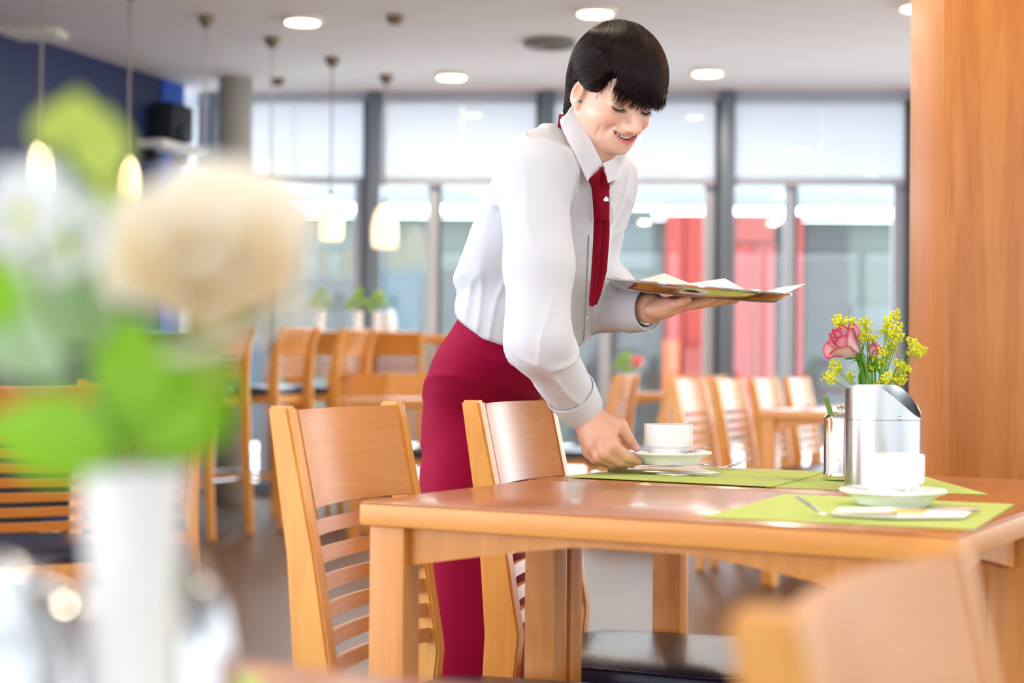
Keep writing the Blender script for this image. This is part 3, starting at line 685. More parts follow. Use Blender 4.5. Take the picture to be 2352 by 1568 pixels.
def leaf(parent, p, d, L, m=None, wid=0.42, nm='leaf'):
    p = Vector(p); d = Vector(d).normalized(); s_ = d.cross(Vector((0.2, -1, 0.3))).normalized(); n = s_.cross(d)
    def fn(u, v):
        w = wid * L * math.sin(PI * min(1, v) ** 0.8) * (u - 0.5); return p + d * (L * v) + s_ * w + n * (-0.25 * L * v * v + 0.25 * abs(w))
    return MB().grid(fn, 7, 9, 0.0006).build(nm, m or M_leaf, parent)
ICO = None
def florets(pts, rad):
    global ICO
    if ICO is None:
        bm = bmesh.new(); bmesh.ops.create_icosphere(bm, subdivisions=1, radius=1.0); bm.verts.index_update()
        ICO = ([v.co.copy() for v in bm.verts], [[v.index for v in f.verts] for f in bm.faces]); bm.free()
    mb = MB()
    for p in pts:
        r = rad * random.uniform(0.7, 1.25); mb.add([Vector(p) + v * r for v in ICO[0]], ICO[1])
    return mb
def sprig(base, heads, label, rad=0.0025, n=26, spread=0.012, m=None, grp='yellow-green sprigs', ms=None):
    base = Vector(base); t = empty('flower_sprig', base); tag(t, label, 'flower sprig', grp); pts = []; st = MB()
    for h in heads:
        h = Vector(h) - base; st.tube([Vector((0, 0, 0)), h * 0.5 + Vector((0, 0, 0.12 * h.length)), h], [0.0013, 0.001, 0.0007], 5)
        for _ in range(n):
            v = Vector((random.gauss(0, 1), random.gauss(0, 1), random.gauss(0, 1))).normalized() * spread * random.uniform(0.35, 1.0); pts.append(h + v)
    st.build('stem', ms or M_greenst, t)
    tag(florets(pts, rad).build('floret_cluster', m or M_floret, t), kind='stuff'); return t
def vase(loc, h, r, label, m=None):
    return tag(MB().lathe([(0.0, 0.0), (r * 1.0, 0.0), (r * 1.05, 0.004), (r * 0.86, h * 0.35), (r * 0.80, h * 0.62), (r * 0.95, h * 0.92), (r * 1.02, h), (r * 0.94, h), (r * 0.72, h * 0.6), (r * 0.7, h * 0.1), (0.0, h * 0.08)], 40, loc, cap=False).build('bud_vase', m or M_porc), label, 'vase', 'white bud vases')
# bouquet on the laid table (its vase stands behind the bin)
v0 = onz(2012, 1098, ZT + 0.0022); VD = v0.y
vase(v0, 0.138, 0.022, 'white bud vase hidden behind the steel table bin')
vm = Vector((v0.x, v0.y, v0.z + 0.09))
PK = srgb(252, 214, 222); MG = srgb(220, 0, 92)
rose('pink_rose', P(1944, 790, VD - 0.02), (-0.72, -0.30, 0.62), 0.037, PK, MG, 'pink rose with magenta petal rims above the table bin', 13, 0.22, 1.0, vm, 1.2, [(P(1985, 840, VD), (-0.1, 0, -1), 0.04), (P(1990, 850, VD), (-0.5, -0.3, 0.6), 0.03)])
rose('pink_rosebud', P(2004, 806, VD + 0.01), (0.35, -0.2, 0.9), 0.018, PK, srgb(226, 30, 80), 'small pink rosebud beside the larger pink rose', 8, 0.3, 0.9, vm, 1.2, [(P(2010, 822, VD), (0.3, -0.2, -0.8), 0.03), (P(2015, 830, VD), (-0.6, 0, -0.7), 0.028)])
def heads(L): return [P(x, y, VD + random.uniform(-0.03, 0.03)) for x, y in L]
sprig(vm, heads([(1922, 731), (1938, 738), (1935, 752), (1958, 742), (1952, 757)]), 'yellow-green sprig rising behind the pink rose')
sprig(vm, heads([(1986, 738), (1992, 752), (1972, 768), (1986, 774), (2004, 776)]), 'yellow-green sprig in the middle of the bouquet')
sprig(vm, heads([(2056, 722), (2042, 740), (2060, 748), (2034, 760), (2052, 768), (2066, 772), (2044, 782), (2052, 796)]), 'tallest yellow-green sprig of the bouquet', n=32)
sprig(vm, heads([(2093, 784), (2110, 800), (2098, 806), (2116, 808)]), 'yellow-green sprig reaching out to the right of the bouquet', n=26)
sprig(vm, heads([(2065, 838), (2080, 846), (2058, 858), (2074, 868), (2036, 866), (2044, 880), (2020, 884), (2060, 872)]), 'dense yellow-green sprig low over the bin rim', n=32)
sprig(vm, heads([(1898, 862), (1910, 870), (1922, 850), (1918, 838), (1952, 864)]), 'yellow-green sprig hanging out to the left below the pink rose', n=24)
sprig(vm, heads([(2010, 824), (2028, 808), (2040, 816), (2000, 846), (2022, 836)]), 'yellow-green sprig close beside the small rosebud', n=26)

# vases in the background
def bgvase(px, y0, d, h, label, col1, col2=None, hv=None):
    b = P(px, y0, d); b.z = 0.75; vase(b, h, 0.035, 'white bud vase ' + label)
    t = Vector((b.x, b.y, b.z + h * 0.7)); 
    rose('background_flower', (b.x + 0.03, b.y, b.z + h + 0.07), (0.3, -0.3, 0.9), 0.05, col1, col1, 'blurred flower in the vase ' + label, 7, 0.3, 1, t)
    sprig(t, [(b.x - 0.07, b.y, b.z + h + 0.08), (b.x - 0.03, b.y, b.z + h + 0.11), (b.x - 0.10, b.y, b.z + h + 0.04), (b.x - 0.04, b.y, b.z + h + 0.03)], 'blurred lime sprig in the vase ' + label, 0.012, 14, 0.04, M_leafl, 'lime sprigs in background vases')
bgvase(1452, 901, 10.98, 0.13, 'on the background table right of the sleeve', srgb(250, 130, 120))
bgvase(2150, 928, 8.85, 0.13, 'beside the wooden pillar in the background', srgb(225, 40, 50))
zt_ = 1.12
for (px, lb, cc) in ((735, 'leftmost on the high bar table', srgb(245, 160, 140)), (822, 'middle on the high bar table', srgb(210, 220, 60)), (868, 'rightmost on the high bar table', srgb(220, 150, 40))):
    b = P(px, 752, 11.18); b.z = 1.12; vase(b, 0.16, 0.035, 'white bud vase ' + lb)
    t = b + Vector((0, 0, 0.1))
    sprig(t, [b + Vector((-0.03, 0, 0.24)), b + Vector((0.03, 0, 0.22)), b + Vector((0.0, 0, 0.28)), b + Vector((-0.05, 0, 0.2))], 'blurred sprig in the vase ' + lb, 0.012, 12, 0.04, M_leafl, 'lime sprigs in background vases')
M_gl = mat('frosted_white_glass', srgb(235, 245, 250), 0.25)
b = P(895, 752, 11.17); b.z = 1.12; tag(MB().lathe([(0, 0), (0.035, 0), (0.045, 0.03), (0.045, 0.09), (0.03, 0.15), (0.012, 0.175), (0.0, 0.18)], 24, b).build('table_lantern', M_gl), 'egg-shaped white table lantern on the high bar table', 'lantern')

# ------------------------------------------------------------------ blurred things in the foreground
VF = 0.68; vb = P(305, 1500, VF); vb.z = 0.7515
hv = P(305, 1072, VF).z - vb.z
vase(vb, hv, 0.0215, 'large blurred white bud vase in the foreground left')
vt = vb + Vector((0, 0, hv * 0.6))
rose('cream_rose', P(482, 640, VF), (0.12, -0.80, 0.55), 0.040, srgb(255, 242, 212), srgb(255, 253, 248), 'large blurred cream rose in the foreground', 12, 0.45, 1.3, vt, 1.0, pm=M_cream)
M_whitef = mat('white_petals', srgb(246, 248, 250), 0.5)
def blossom(c, R, label, m=None, axis=(-0.2, -0.8, 0.5)):
    c = Vector(c); t = empty('white_blossom', c); tag(t, label, 'flower'); rot = Vector(axis).to_track_quat('Z', 'Y').to_matrix()
    for k_ in range(9):
        a = k_ * 2 * PI / 9
        MB().grid(lambda u, v: rot @ Vector((R * v * math.cos(a + (u - .5) * 0.9 * math.sin(PI * v * 0.8 + 0.3)), R * v * math.sin(a + (u - .5) * 0.9 * math.sin(PI * v * 0.8 + 0.3)), R * 0.35 * v * v)), 5, 6, 0.0006).build('petal', m or M_whitef, t)
    MB().lathe([(0.0, R * 0.2), (R * 0.15, R * 0.15), (R * 0.2, 0), (0, -R * 0.1)], 12, M=rot).build('centre', M_floret, t)
    s_ = vt - c; MB().tube([(0, 0, 0), s_ * 0.5 + Vector((0.0, 0.01, -0.01)), s_], 0.0018, 6).build('stem', M_greenst, t); return t
blossom(P(55, 500, 0.66), 0.024, 'blurred white blossom at the far left of the foreground bouquet')
blossom(P(160, 570, 0.70), 0.024, 'second blurred white blossom left of the cream rose')
blossom(P(205, 545, 0.73), 0.014, 'third blurred white blossom just above left of the cream rose')
def bouquet_leaf(px, py, d, dr, L, label, m, wid=0.55):
    t = empty('foliage_stalk', vt); tag(t, label, 'foliage'); p = P(px, py, d) - vt
    MB().tube([(0, 0, 0), p * 0.5 + Vector((0, 0, 0.008)), p], 0.0014, 6).build('stem', M_greenst, t)
    leaf(t, p, dr, L * 1.3, m, wid); return t
M_lf1 = mat('leaf_bright', srgb(172, 222, 60), 0.5, var=0.1, vscale=40); M_lf2 = mat('leaf_pale', srgb(216, 234, 206), 0.55); M_lf3 = mat('leaf_yellowgreen', srgb(214, 228, 120), 0.55, var=0.1, vscale=40)
for _m in (M_lf1, M_lf2, M_lf3, M_whitef): see_through(_m, 0.45)
bouquet_leaf(170, 330, 0.72, (0.05, 0, 1), 0.019, 'blurred pale lime leaf rising highest at the upper left', M_lf3, 0.85)
bouquet_leaf(225, 420, 0.70, (0.05, 0, 1), 0.026, 'blurred pale lime leaf beside the second pendant lamp', M_lf3, 0.75)
bouquet_leaf(125, 350, 0.70, (-0.1, 0, 1), 0.017, 'blurred pale lime leaf at the left of the highest leaf', M_lf3, 0.8)
bouquet_leaf(225, 800, 0.70, (-0.5, 0, 0.8), 0.030, 'blurred silvery green leaf below the white blossoms', M_lf2, 0.9)
bouquet_leaf(150, 860, 0.67, (-0.85, -0.1, 0.55), 0.035, 'blurred pale green leaf reaching to the left edge', M_lf2, 0.6)
bouquet_leaf(270, 1040, 0.66, (-0.95, -0.1, 0.25), 0.045, 'blurred bright green leaf hanging out left over the chair', M_lf1, 0.62)
bouquet_leaf(250, 1080, 0.68, (-0.8, 0, 0.45), 0.034, 'second blurred bright green leaf left of the vase mouth', M_lf1, 0.7)
bouquet_leaf(350, 1060, 0.67, (0.15, 0, 1), 0.040, 'blurred bright green leaf standing above the vase mouth', M_lf1, 0.75)
bouquet_leaf(380, 1060, 0.70, (0.55, 0.1, 0.85), 0.040, 'blurred green leaf leaning right under the cream rose', M_lf1, 0.6)
bouquet_leaf(390, 960, 0.70, (0.45, 0.1, 0.9), 0.034, 'blurred yellow-green leaf right behind the cream rose stem', M_lf3, 0.6)
bouquet_leaf(110, 760, 0.70, (-0.35, 0, 0.9), 0.032, 'blurred silvery leaf under the leftmost white blossom', M_lf2, 0.85)
bouquet_leaf(230, 700, 0.73, (0.1, 0, 1), 0.030, 'blurred silvery leaf between the blossoms and the cream rose', M_lf2, 0.85)
bouquet_leaf(260, 560, 0.73, (-0.1, 0, 1), 0.026, 'blurred lime leaf behind the upper left of the cream rose', M_lf3, 0.8)
bouquet_leaf(300, 960, 0.66, (0.0, 0, 1), 0.034, 'blurred yellow-green leaf in the middle of the foreground bouquet', M_lf1, 0.7)
bouquet_leaf(20, 760, 0.66, (-0.4, 0, 1), 0.03, 'blurred lime leaf cut by the left edge of the picture', M_lf1, 0.6)
# chrome pots either side of the vase
M_pot = mat('pot_steel', (0.52, 0.53, 0.55, 1), 0.10, 1.0)
def pot(px, d, prof, label, nm='chrome_pot'):
    b = P(px, 1500, d); b.z = 0.7515; return tag(MB().lathe(prof, 40, b).build(nm, M_pot), label, 'metal pot')
pot(425, 0.76, [(0.0, 0), (0.026, 0.0), (0.0265, 0.004), (0.0255, 0.03), (0.023, 0.06), (0.018, 0.085), (0.010, 0.101), (0.006, 0.104), (0.008, 0.108), (0.0, 0.112)], 'blurred bell-shaped chrome pot right of the foreground vase')
b = P(95, 1500, 0.74); sugar_pot((b.x, b.y, 0.7515), 0.105, 0.024, 'blurred chrome sugar pot left of the foreground vase', False, M_pot)
b = P(-22, 1500, 0.66); tag(MB().lathe([(0.0, 0), (0.022, 0.0), (0.022, 0.07), (0.019, 0.085), (0.014, 0.1), (0.014, 0.115), (0.0, 0.12)], 32, (b.x, b.y, 0.7515)).build('pepper_mill', M_pot), 'blurred chrome shaker cut by the left picture edge', 'shaker')
o = plane_quad('placemat', [onz(x, y, 0.7514) for x, y in ((250, 2300), (900, 2050), (590, 1552), (140, 1500))], 0.0012, M_mat_); tag(o, 'blurred green placemat under the foreground vase', 'placemat', 'green felt placemats')
# ================================================================== the waitress
def surface_nets(F, org, h):
    """polygonise the zero level of a sampled distance field"""
    F = np.asarray(F, np.float32); nx, ny, nz = F.shape; ins = F < 0
    c = np.zeros((nx - 1, ny - 1, nz - 1), np.uint8)
    for i in (0, 1):
        for j in (0, 1):
            for k in (0, 1): c += ins[i:nx - 1 + i, j:ny - 1 + j, k:nz - 1 + k]
    act = (c > 0) & (c < 8); idx = np.argwhere(act); ids = -np.ones(act.shape, np.int64); ids[act] = np.arange(len(idx))
    acc = np.zeros((len(idx), 3), np.float64); cnt = np.zeros(len(idx))
    C = [(i, j, k) for i in (0, 1) for j in (0, 1) for k in (0, 1)]
    for a in C:
        for ax in range(3):
            if a[ax] == 1: continue
            b = list(a); b[ax] = 1
            fa = F[idx[:, 0] + a[0], idx[:, 1] + a[1], idx[:, 2] + a[2]]; fb = F[idx[:, 0] + b[0], idx[:, 1] + b[1], idx[:, 2] + b[2]]
            m = (fa < 0) != (fb < 0); t = np.where(m, fa / np.where(m, fa - fb, 1), 0)
            p = np.array(a, float)[None, :].repeat(len(idx), 0); p[:, ax] += t
            acc[m] += p[m]; cnt[m] += 1
    V = (idx + acc / cnt[:, None]) * h + np.array(org)
    faces = []
    for ax in range(3):
        o = [0, 1, 2]; o.remove(ax); u, v = o
        sl0 = [slice(1, -1)] * 3; sl1 = [slice(1, -1)] * 3
        sl0[ax] = slice(0, -1); sl1[ax] = slice(1, None)
        A = ins[tuple(sl0)]; B = ins[tuple(sl1)]; e = np.argwhere(A != B); fl = A[A != B]
        base = e + 1; base[:, ax] -= 1
        def cid(du, dv):
            q = base.copy(); q[:, u] += du; q[:, v] += dv; return ids[q[:, 0], q[:, 1], q[:, 2]]
        quad = np.stack([cid(-1, -1), cid(0, -1), cid(0, 0), cid(-1, 0)], 1)
        flip = fl if ax != 1 else ~fl
        quad[~flip] = quad[~flip][:, ::-1]; faces.append(quad)
    return V, np.concatenate(faces)
def relax(V, Fq, it=2, k=0.5):
    n = len(V); e = np.concatenate([Fq[:, [0, 1]], Fq[:, [1, 2]], Fq[:, [2, 3]], Fq[:, [3, 0]]]); e = np.concatenate([e, e[:, ::-1]])
    deg = np.bincount(e[:, 0], minlength=n)[:, None]
    for _ in range(it):
        s_ = np.stack([np.bincount(e[:, 0], weights=V[e[:, 1], q], minlength=n) for q in range(3)], 1); V = V * (1 - k) + k * s_ / np.maximum(deg, 1)
    return V
def polygonise(fn, lo, hi, h, it=2):
    lo = np.array(lo, float); hi = np.array(hi, float); ax = [np.arange(lo[i], hi[i] + h, h, dtype=np.float32) for i in range(3)]
    X, Y, Z = np.meshgrid(*ax, indexing='ij'); V, Q = surface_nets(fn(X, Y, Z), lo, h); return relax(V, Q, it), Q
def np_obj(name, V, Q, m, parent=None):
    me = bpy.data.meshes.new(name); off = np.array(parent.location) if parent is not None else np.zeros(3)
    V = np.asarray(V) - off; Q = np.asarray(Q); used = np.unique(Q)
    if len(used) < len(V):
        mp = np.zeros(len(V), np.int64); mp[used] = np.arange(len(used)); V = V[used]; Q = mp[Q]
    me.vertices.add(len(V)); me.vertices.foreach_set('co', V.astype(np.float32).ravel())
    k = Q.shape[1]; me.loops.add(len(Q) * k); me.loops.foreach_set('vertex_index', Q.ravel().astype(np.int32))
    me.polygons.add(len(Q)); me.polygons.foreach_set('loop_start', np.arange(0, len(Q) * k, k, dtype=np.int32)); me.polygons.foreach_set('loop_total', np.full(len(Q), k, np.int32))
    me.polygons.foreach_set('use_smooth', np.ones(len(Q), bool)); me.update(calc_edges=True); me.validate()
    me.materials.append(m); o = bpy.data.objects.new(name, me); COL.objects.link(o)
    if parent is not None: o.parent = parent
    return o
def cone(X, Y, Z, a, b, ra, rb):
    a = np.array(a, float); d = np.array(b, float) - a; L = float(d @ d) + 1e-12
    t = np.clip(((X - a[0]) * d[0] + (Y - a[1]) * d[1] + (Z - a[2]) * d[2]) / L, 0, 1)
    return np.sqrt((X - a[0] - t * d[0]) ** 2 + (Y - a[1] - t * d[1]) ** 2 + (Z - a[2] - t * d[2]) ** 2) - (ra + (rb - ra) * t)
def ell(X, Y, Z, c, r, R=None):
    x, y, z = X - c[0], Y - c[1], Z - c[2]
    if R is not None: x, y, z = (R[0][0] * x + R[1][0] * y + R[2][0] * z, R[0][1] * x + R[1][1] * y + R[2][1] * z, R[0][2] * x + R[1][2] * y + R[2][2] * z)
    k0 = np.sqrt((x / r[0]) ** 2 + (y / r[1]) ** 2 + (z / r[2]) ** 2); k1 = np.sqrt((x / r[0] ** 2) ** 2 + (y / r[1] ** 2) ** 2 + (z / r[2] ** 2) ** 2) + 1e-9
    return k0 * (k0 - 1) / k1
def smin(a, b, k):
    h = np.maximum(k - np.abs(a - b), 0) / k; return np.minimum(a, b) - h * h * k * 0.25
def smax(a, b, k): return -smin(-a, -b, k)
_rng = np.random.RandomState(3)
def wav(X, Y, Z, sc, seed, n=5):
    r = np.random.RandomState(seed); o = 0
    for _ in range(n):
        w = r.normal(size=3) * np.array(sc); o = o + np.sin(w[0] * X + w[1] * Y + w[2] * Z + r.uniform(0, 6.28))
    return o / n ** 0.5

M_skin = attr_mat('skin', 0.42, 0.12)
M_shirt = mat('white_cotton', srgb(210, 213, 223), 0.8, bump=0.15, bscale=700)
M_wine = mat('wine_fabric', srgb(150, 2, 54), 0.75, bump=0.2, bscale=900, spec=0.15, Sheen_Weight=0.06, Sheen_Roughness=0.4, Sheen_Tint=(0.9, 0.3, 0.5, 1))
M_tie = mat('wine_tie', srgb(122, 0, 28), 0.7, bump=0.2, bscale=900, spec=0.12)
M_hair = mat('dark_hair', srgb(30, 8, 11), 0.40, var=0.75, vscale=14, spec=0.22)
M_trouser = mat('black_shoe', srgb(20, 20, 22), 0.4)

ff = Vector((0.866, -0.5, 0)); fr_ = Vector((-0.5, -0.866, 0))         # torso facing, and her right-hand side
# ---- key points
SHR = P(1226, 402, 2.86); ELR = P(1236, 782, 2.80); WRR = P(1338, 942, DH)            # right arm
SHL = P(1395, 420, 3.14); ELL_ = P(1318, 705, 3.26); WRL = P(1492, 708, 3.115)        # left arm
NB = P(1342, 372, 2.985)                                                             # base of neck
def rowfield(rows, flat_top=None):
    """stack of oblique ellipses: (y pixel, left, right, distance, lateral half width) -> implicit body"""
    z = []; cx = []; cy = []; A = []; B = []
    for (py, L, R, d, b) in rows:
        m = P((L + R) / 2, py, d); E = (R - L) / 2 / FPX * d; a = math.sqrt(max(1e-4, E * E - (b * 0.5) ** 2)) / 0.866
        z.append(m.z); cx.append(m.x); cy.append(m.y); A.append(a); B.append(b)
    o = np.argsort(z); z = np.array(z)[o]; cx = np.array(cx)[o]; cy = np.array(cy)[o]; A = np.array(A)[o]; B = np.array(B)[o]
    zz_ = np.linspace(z[0], z[-1], 200); ker = np.ones(9) / 9
    def sm(v):
        v = np.interp(zz_, z, v); p_ = np.pad(v, 4, mode='edge'); return np.convolve(p_, ker, 'valid')
    cx, cy, A, B = sm(cx), sm(cy), sm(A), sm(B)
    def f(X, Y, Z):
        x = X - np.interp(Z, zz_, cx); y = Y - np.interp(Z, zz_, cy); a = np.interp(Z, zz_, A); b = np.interp(Z, zz_, B)
        u = x * ff.x + y * ff.y; w = x * fr_.x + y * fr_.y
        k = np.sqrt((u / a) ** 2 + (w / b) ** 2) + 1e-6; k1 = np.sqrt((u / a ** 2) ** 2 + (w / b ** 2) ** 2) + 1e-6
        return smax(k * (k - 1) / k1, np.maximum(Z - zz_[-1], zz_[0] - Z), 0.03)
    return f
torso = rowfield([(362, 1195, 1428, 3.00, 0.13), (385, 1158, 1436, 3.005, 0.160), (440, 1120, 1430, 3.03, 0.170), (520, 1090, 1412, 3.07, 0.165), (590, 1060, 1396, 3.10, 0.160),
                  (640, 1037, 1384, 3.13, 0.158), (660, 1042, 1378, 3.14, 0.155), (674, 1050, 1374, 3.14, 0.150), (690, 1045, 1370, 3.15, 0.152), (715, 1044, 1366, 3.16, 0.156), (745, 1050, 1362, 3.17, 0.16), (780, 1060, 1352, 3.18, 0.16), (830, 1075, 1330, 3.18, 0.15)])
hx = np.array([P(x, y, 3.1).x for x, y in ((1040, 728), (1060, 742), (1110, 779), (1165, 797), (1250, 812), (1318, 799), (1365, 786))]); hz = np.array([P(x, y, 3.1).z for x, y in ((1040, 728), (1060, 742), (1110, 779), (1165, 797), (1250, 812), (1318, 799), (1365, 786))])
cufR = (WRR - ELR).normalized(); cR = P(1334, 937, DH - 0.005)
cufL = (WRL - ELL_).normalized(); cL = P(1487, 709, 3.118)
def crease(X, Y, Z, sc, seed, w=0.22):
    v = wav(X, Y, Z, sc, seed, 4); return np.exp(-(v / w) ** 2)
def shirt_f(X, Y, Z):
    f = torso(X, Y, Z)
    f = smin(f, cone(X, Y, Z, NB + Vector((-0.02, 0.01, -0.035)), SHR + Vector((0.0, 0.02, -0.012)), 0.048, 0.055), 0.05)
    f = smin(f, cone(X, Y, Z, NB + Vector((-0.01, 0.02, -0.035)), SHL, 0.048, 0.055), 0.05)
    f = smin(f, cone(X, Y, Z, P(1292, 308, 3.03), P(1205, 368, 2.95), 0.030, 0.045), 0.05)
    f = f + 0.0026 * wav(X, Y, Z, (16, 16, 8), 5) - 0.0042 * crease(X, Y, Z, (34, 34, 14), 12, 0.15) + 0.0010 * wav(X, Y, Z, (45, 45, 25), 11)
    f = smax(f, -cone(X, Y, Z, NB + Vector((0.012, -0.008, -0.004)), HC, 0.052, 0.052), 0.008)
    f = smax(f, np.interp(X, hx, hz) - Z, 0.012)
    r = cone(X, Y, Z, SHR, SHR * 0.45 + ELR * 0.55 + Vector((0.004, 0, 0)), 0.060, 0.056)
    r = smin(r, cone(X, Y, Z, SHR * 0.45 + ELR * 0.55 + Vector((0.004, 0, 0)), ELR, 0.056, 0.050), 0.02)
    fore = cone(X, Y, Z, ELR, WRR, 0.050, 0.0375)
    r = smin(r, fore, 0.03)
    near = np.exp(-(((X - ELR.x - 0.03) ** 2 + (Y - ELR.y) ** 2 + (Z - ELR.z + 0.05) ** 2) / 0.09 ** 2))
    r = r + 0.0012 * wav(X, Y, Z, (12, 12, 8), 22) - (0.0018 + 0.0050 * near) * crease(X, Y, Z, (40, 28, 34), 23, 0.16)
    end = (X - cR.x) * cufR.x + (Y - cR.y) * cufR.y + (Z - cR.z) * cufR.z
    r = smax(r, end, 0.004)
    l = smin(cone(X, Y, Z, SHL, ELL_, 0.056, 0.052), cone(X, Y, Z, ELL_, WRL, 0.056, 0.040), 0.03) - 0.0045 * crease(X, Y, Z, (40, 30, 34), 31, 0.25)
    l = smin(l, ell(X, Y, Z, P(1400, 662, 3.2), (0.05, 0.04, 0.045)), 0.04)
    endl = (X - cL.x) * cufL.x + (Y - cL.y) * cufL.y + (Z - cL.z) * cufL.z
    l = smax(l, endl, 0.004)
    f = smin(smin(f, r, 0.035), l, 0.018)
    # hollow cuffs and neck opening
    f = smax(f, -np.maximum(cone(X, Y, Z, cR - cufR * 0.05, cR + cufR * 0.05, 0.0325, 0.0325), -0.028 - end), 0.003)
    f = smax(f, -np.maximum(cone(X, Y, Z, cL - cufL * 0.05, cL + cufL * 0.05, 0.0345, 0.0345), -0.028 - endl), 0.003)
    return f
def surf(px, py, fn=shirt_f, d0=2.6, d1=3.4):
    d = np.arange(d0, d1, 0.002); r = ray(px, py); X = r.x / r.y * d; Y = d; Z = CAMH + r.z / r.y * d
    v = fn(X.astype(np.float32), Y.astype(np.float32), Z.astype(np.float32)); i = np.argmax(v < 0); return float(d[i]) if v.min() < 0 else None

# ---- head frame
YAW = math.radians(54); PIT = math.radians(30)
hf = Vector((math.cos(YAW), -math.sin(YAW), 0)); HF = hf * math.cos(PIT) + Vector((0, 0, -math.sin(PIT))); HU = hf * math.sin(PIT) + Vector((0, 0, math.cos(PIT))); HL = HU.cross(HF)
HR = np.array([[HF.x, HL.x, HU.x], [HF.y, HL.y, HU.y], [HF.z, HL.z, HU.z]])
HC = P(1457, 250, 2.905) - HF * 0.084                                        # origin: between the ears at eye level
def hw(v): return HC + HF * v[0] + HL * v[1] + HU * v[2]
NBl = np.array([(NB - HC).dot(HF), (NB - HC).dot(HL), (NB - HC).dot(HU)])
def mouth(y): return -0.0520 + 9.0 * y * y
def head_f(X, Y, Z):
    a = np.abs(Y)
    f = ell(X, Y, Z, (-0.004, 0, 0.030), (0.085, 0.070, 0.080))
    f = smin(f, ell(X, Y, Z, (0.030, 0, -0.020), (0.058, 0.054, 0.068)), 0.03)
    f = smin(f, cone(X, a, Z, (0.016, 0.043, -0.040), (0.064, 0.012, -0.073), 0.018, 0.016), 0.03)
    f = smin(f, ell(X, Y, Z, (0.077, 0, -0.0755), (0.017, 0.017, 0.012)), 0.02)
    f = smin(f, ell(X, a, Z, (0.057, 0.036, -0.026), (0.026, 0.023, 0.020)), 0.016)
    f = smin(f, ell(X, Y, Z, (0.073, 0, -0.050), (0.020, 0.028, 0.020)), 0.02)
    f = smin(f, cone(X, a, Z, (0.084, 0.004, 0.020), (0.070, 0.038, 0.020), 0.0095, 0.008), 0.014)
    f = smax(f, -ell(X, a, Z, (0.095, 0.033, 0.000), (0.016, 0.019, 0.012)), 0.012)
    f = smin(f, ell(X, a, Z, (0.0685, 0.0315, -0.001), (0.0130, 0.0155, 0.0125)), 0.004)
    n = cone(X, Y, Z, (0.083, 0, 0.008), (0.110, 0, -0.029), 0.0070, 0.0090)
    n = smin(n, ell(X, a, Z, (0.097, 0.0105, -0.032), (0.0120, 0.0070, 0.0072)), 0.008)
    f = smin(f, n, 0.010)
    f = smax(f, -ell(X, a, Z, (0.101, 0.0070, -0.0405), (0.0045, 0.0032, 0.0045)), 0.003)
    f = smax(f, -cone(X, a, Z, (0.082, 0.030, -0.036), (0.074, 0.040, -0.056), 0.0004, 0.0032), 0.009)
    f = smax(f, -cone(X, a, Z, (0.068, 0.0465, -0.044), (0.060, 0.0430, -0.066), 0.0002, 0.0022), 0.007)
    zm = mouth(a); hh = 0.0046 * np.clip(1 - (a / 0.028) ** 2, 0, 1) ** 0.7
    fx = 0.0925 - 17.0 * a * a
    lip = np.where(a < 0.030, 1, 0)
    up = np.sqrt((X - fx) ** 2 + (Z - zm - hh - 0.0022) ** 2) - 0.0040 * np.sqrt(np.clip(1 - (a / 0.0295) ** 2, 0.01, 1)); lo = np.sqrt((X - fx - 0.0005) ** 2 + (Z - zm + hh + 0.0030) ** 2) - 0.0052 * np.sqrt(np.clip(1 - (a / 0.0295) ** 2, 0.01, 1))
    up = np.where(a < 0.030, up, 1.0); lo = np.where(a < 0.030, lo, 1.0)
    f = smin(f, np.minimum(up, lo), 0.006)
    op = np.maximum(np.maximum(np.abs(Z - zm) - hh, a - 0.0275), 0.078 - 16.0 * a * a - X)
    f = smax(f, -op, 0.0025)
    # ears
    Re = np.array(Matrix.Rotation(math.radians(12), 3, 'Y').to_3x3())
    e = ell(X, a, Z, (0.008, 0.0715, -0.008), (0.0150, 0.0080, 0.0255), Re)
    e = smin(e, ell(X, a, Z, (0.014, 0.069, -0.030), (0.0075, 0.0055, 0.0080)), 0.008)
    e = smax(e, -ell(X, a, Z, (0.011, 0.0830, -0.004), (0.0100, 0.0115, 0.0175), Re), 0.004)
    f = smin(f, e, 0.006)
    # neck
    f = smin(f, cone(X, Y, Z, (-0.004, 0, -0.040), NBl, 0.044, 0.049), 0.022)
    return f
V, Q = polygonise(head_f, (-0.16, -0.11, -0.20), (0.14, 0.11, 0.135), 0.0018, 2)
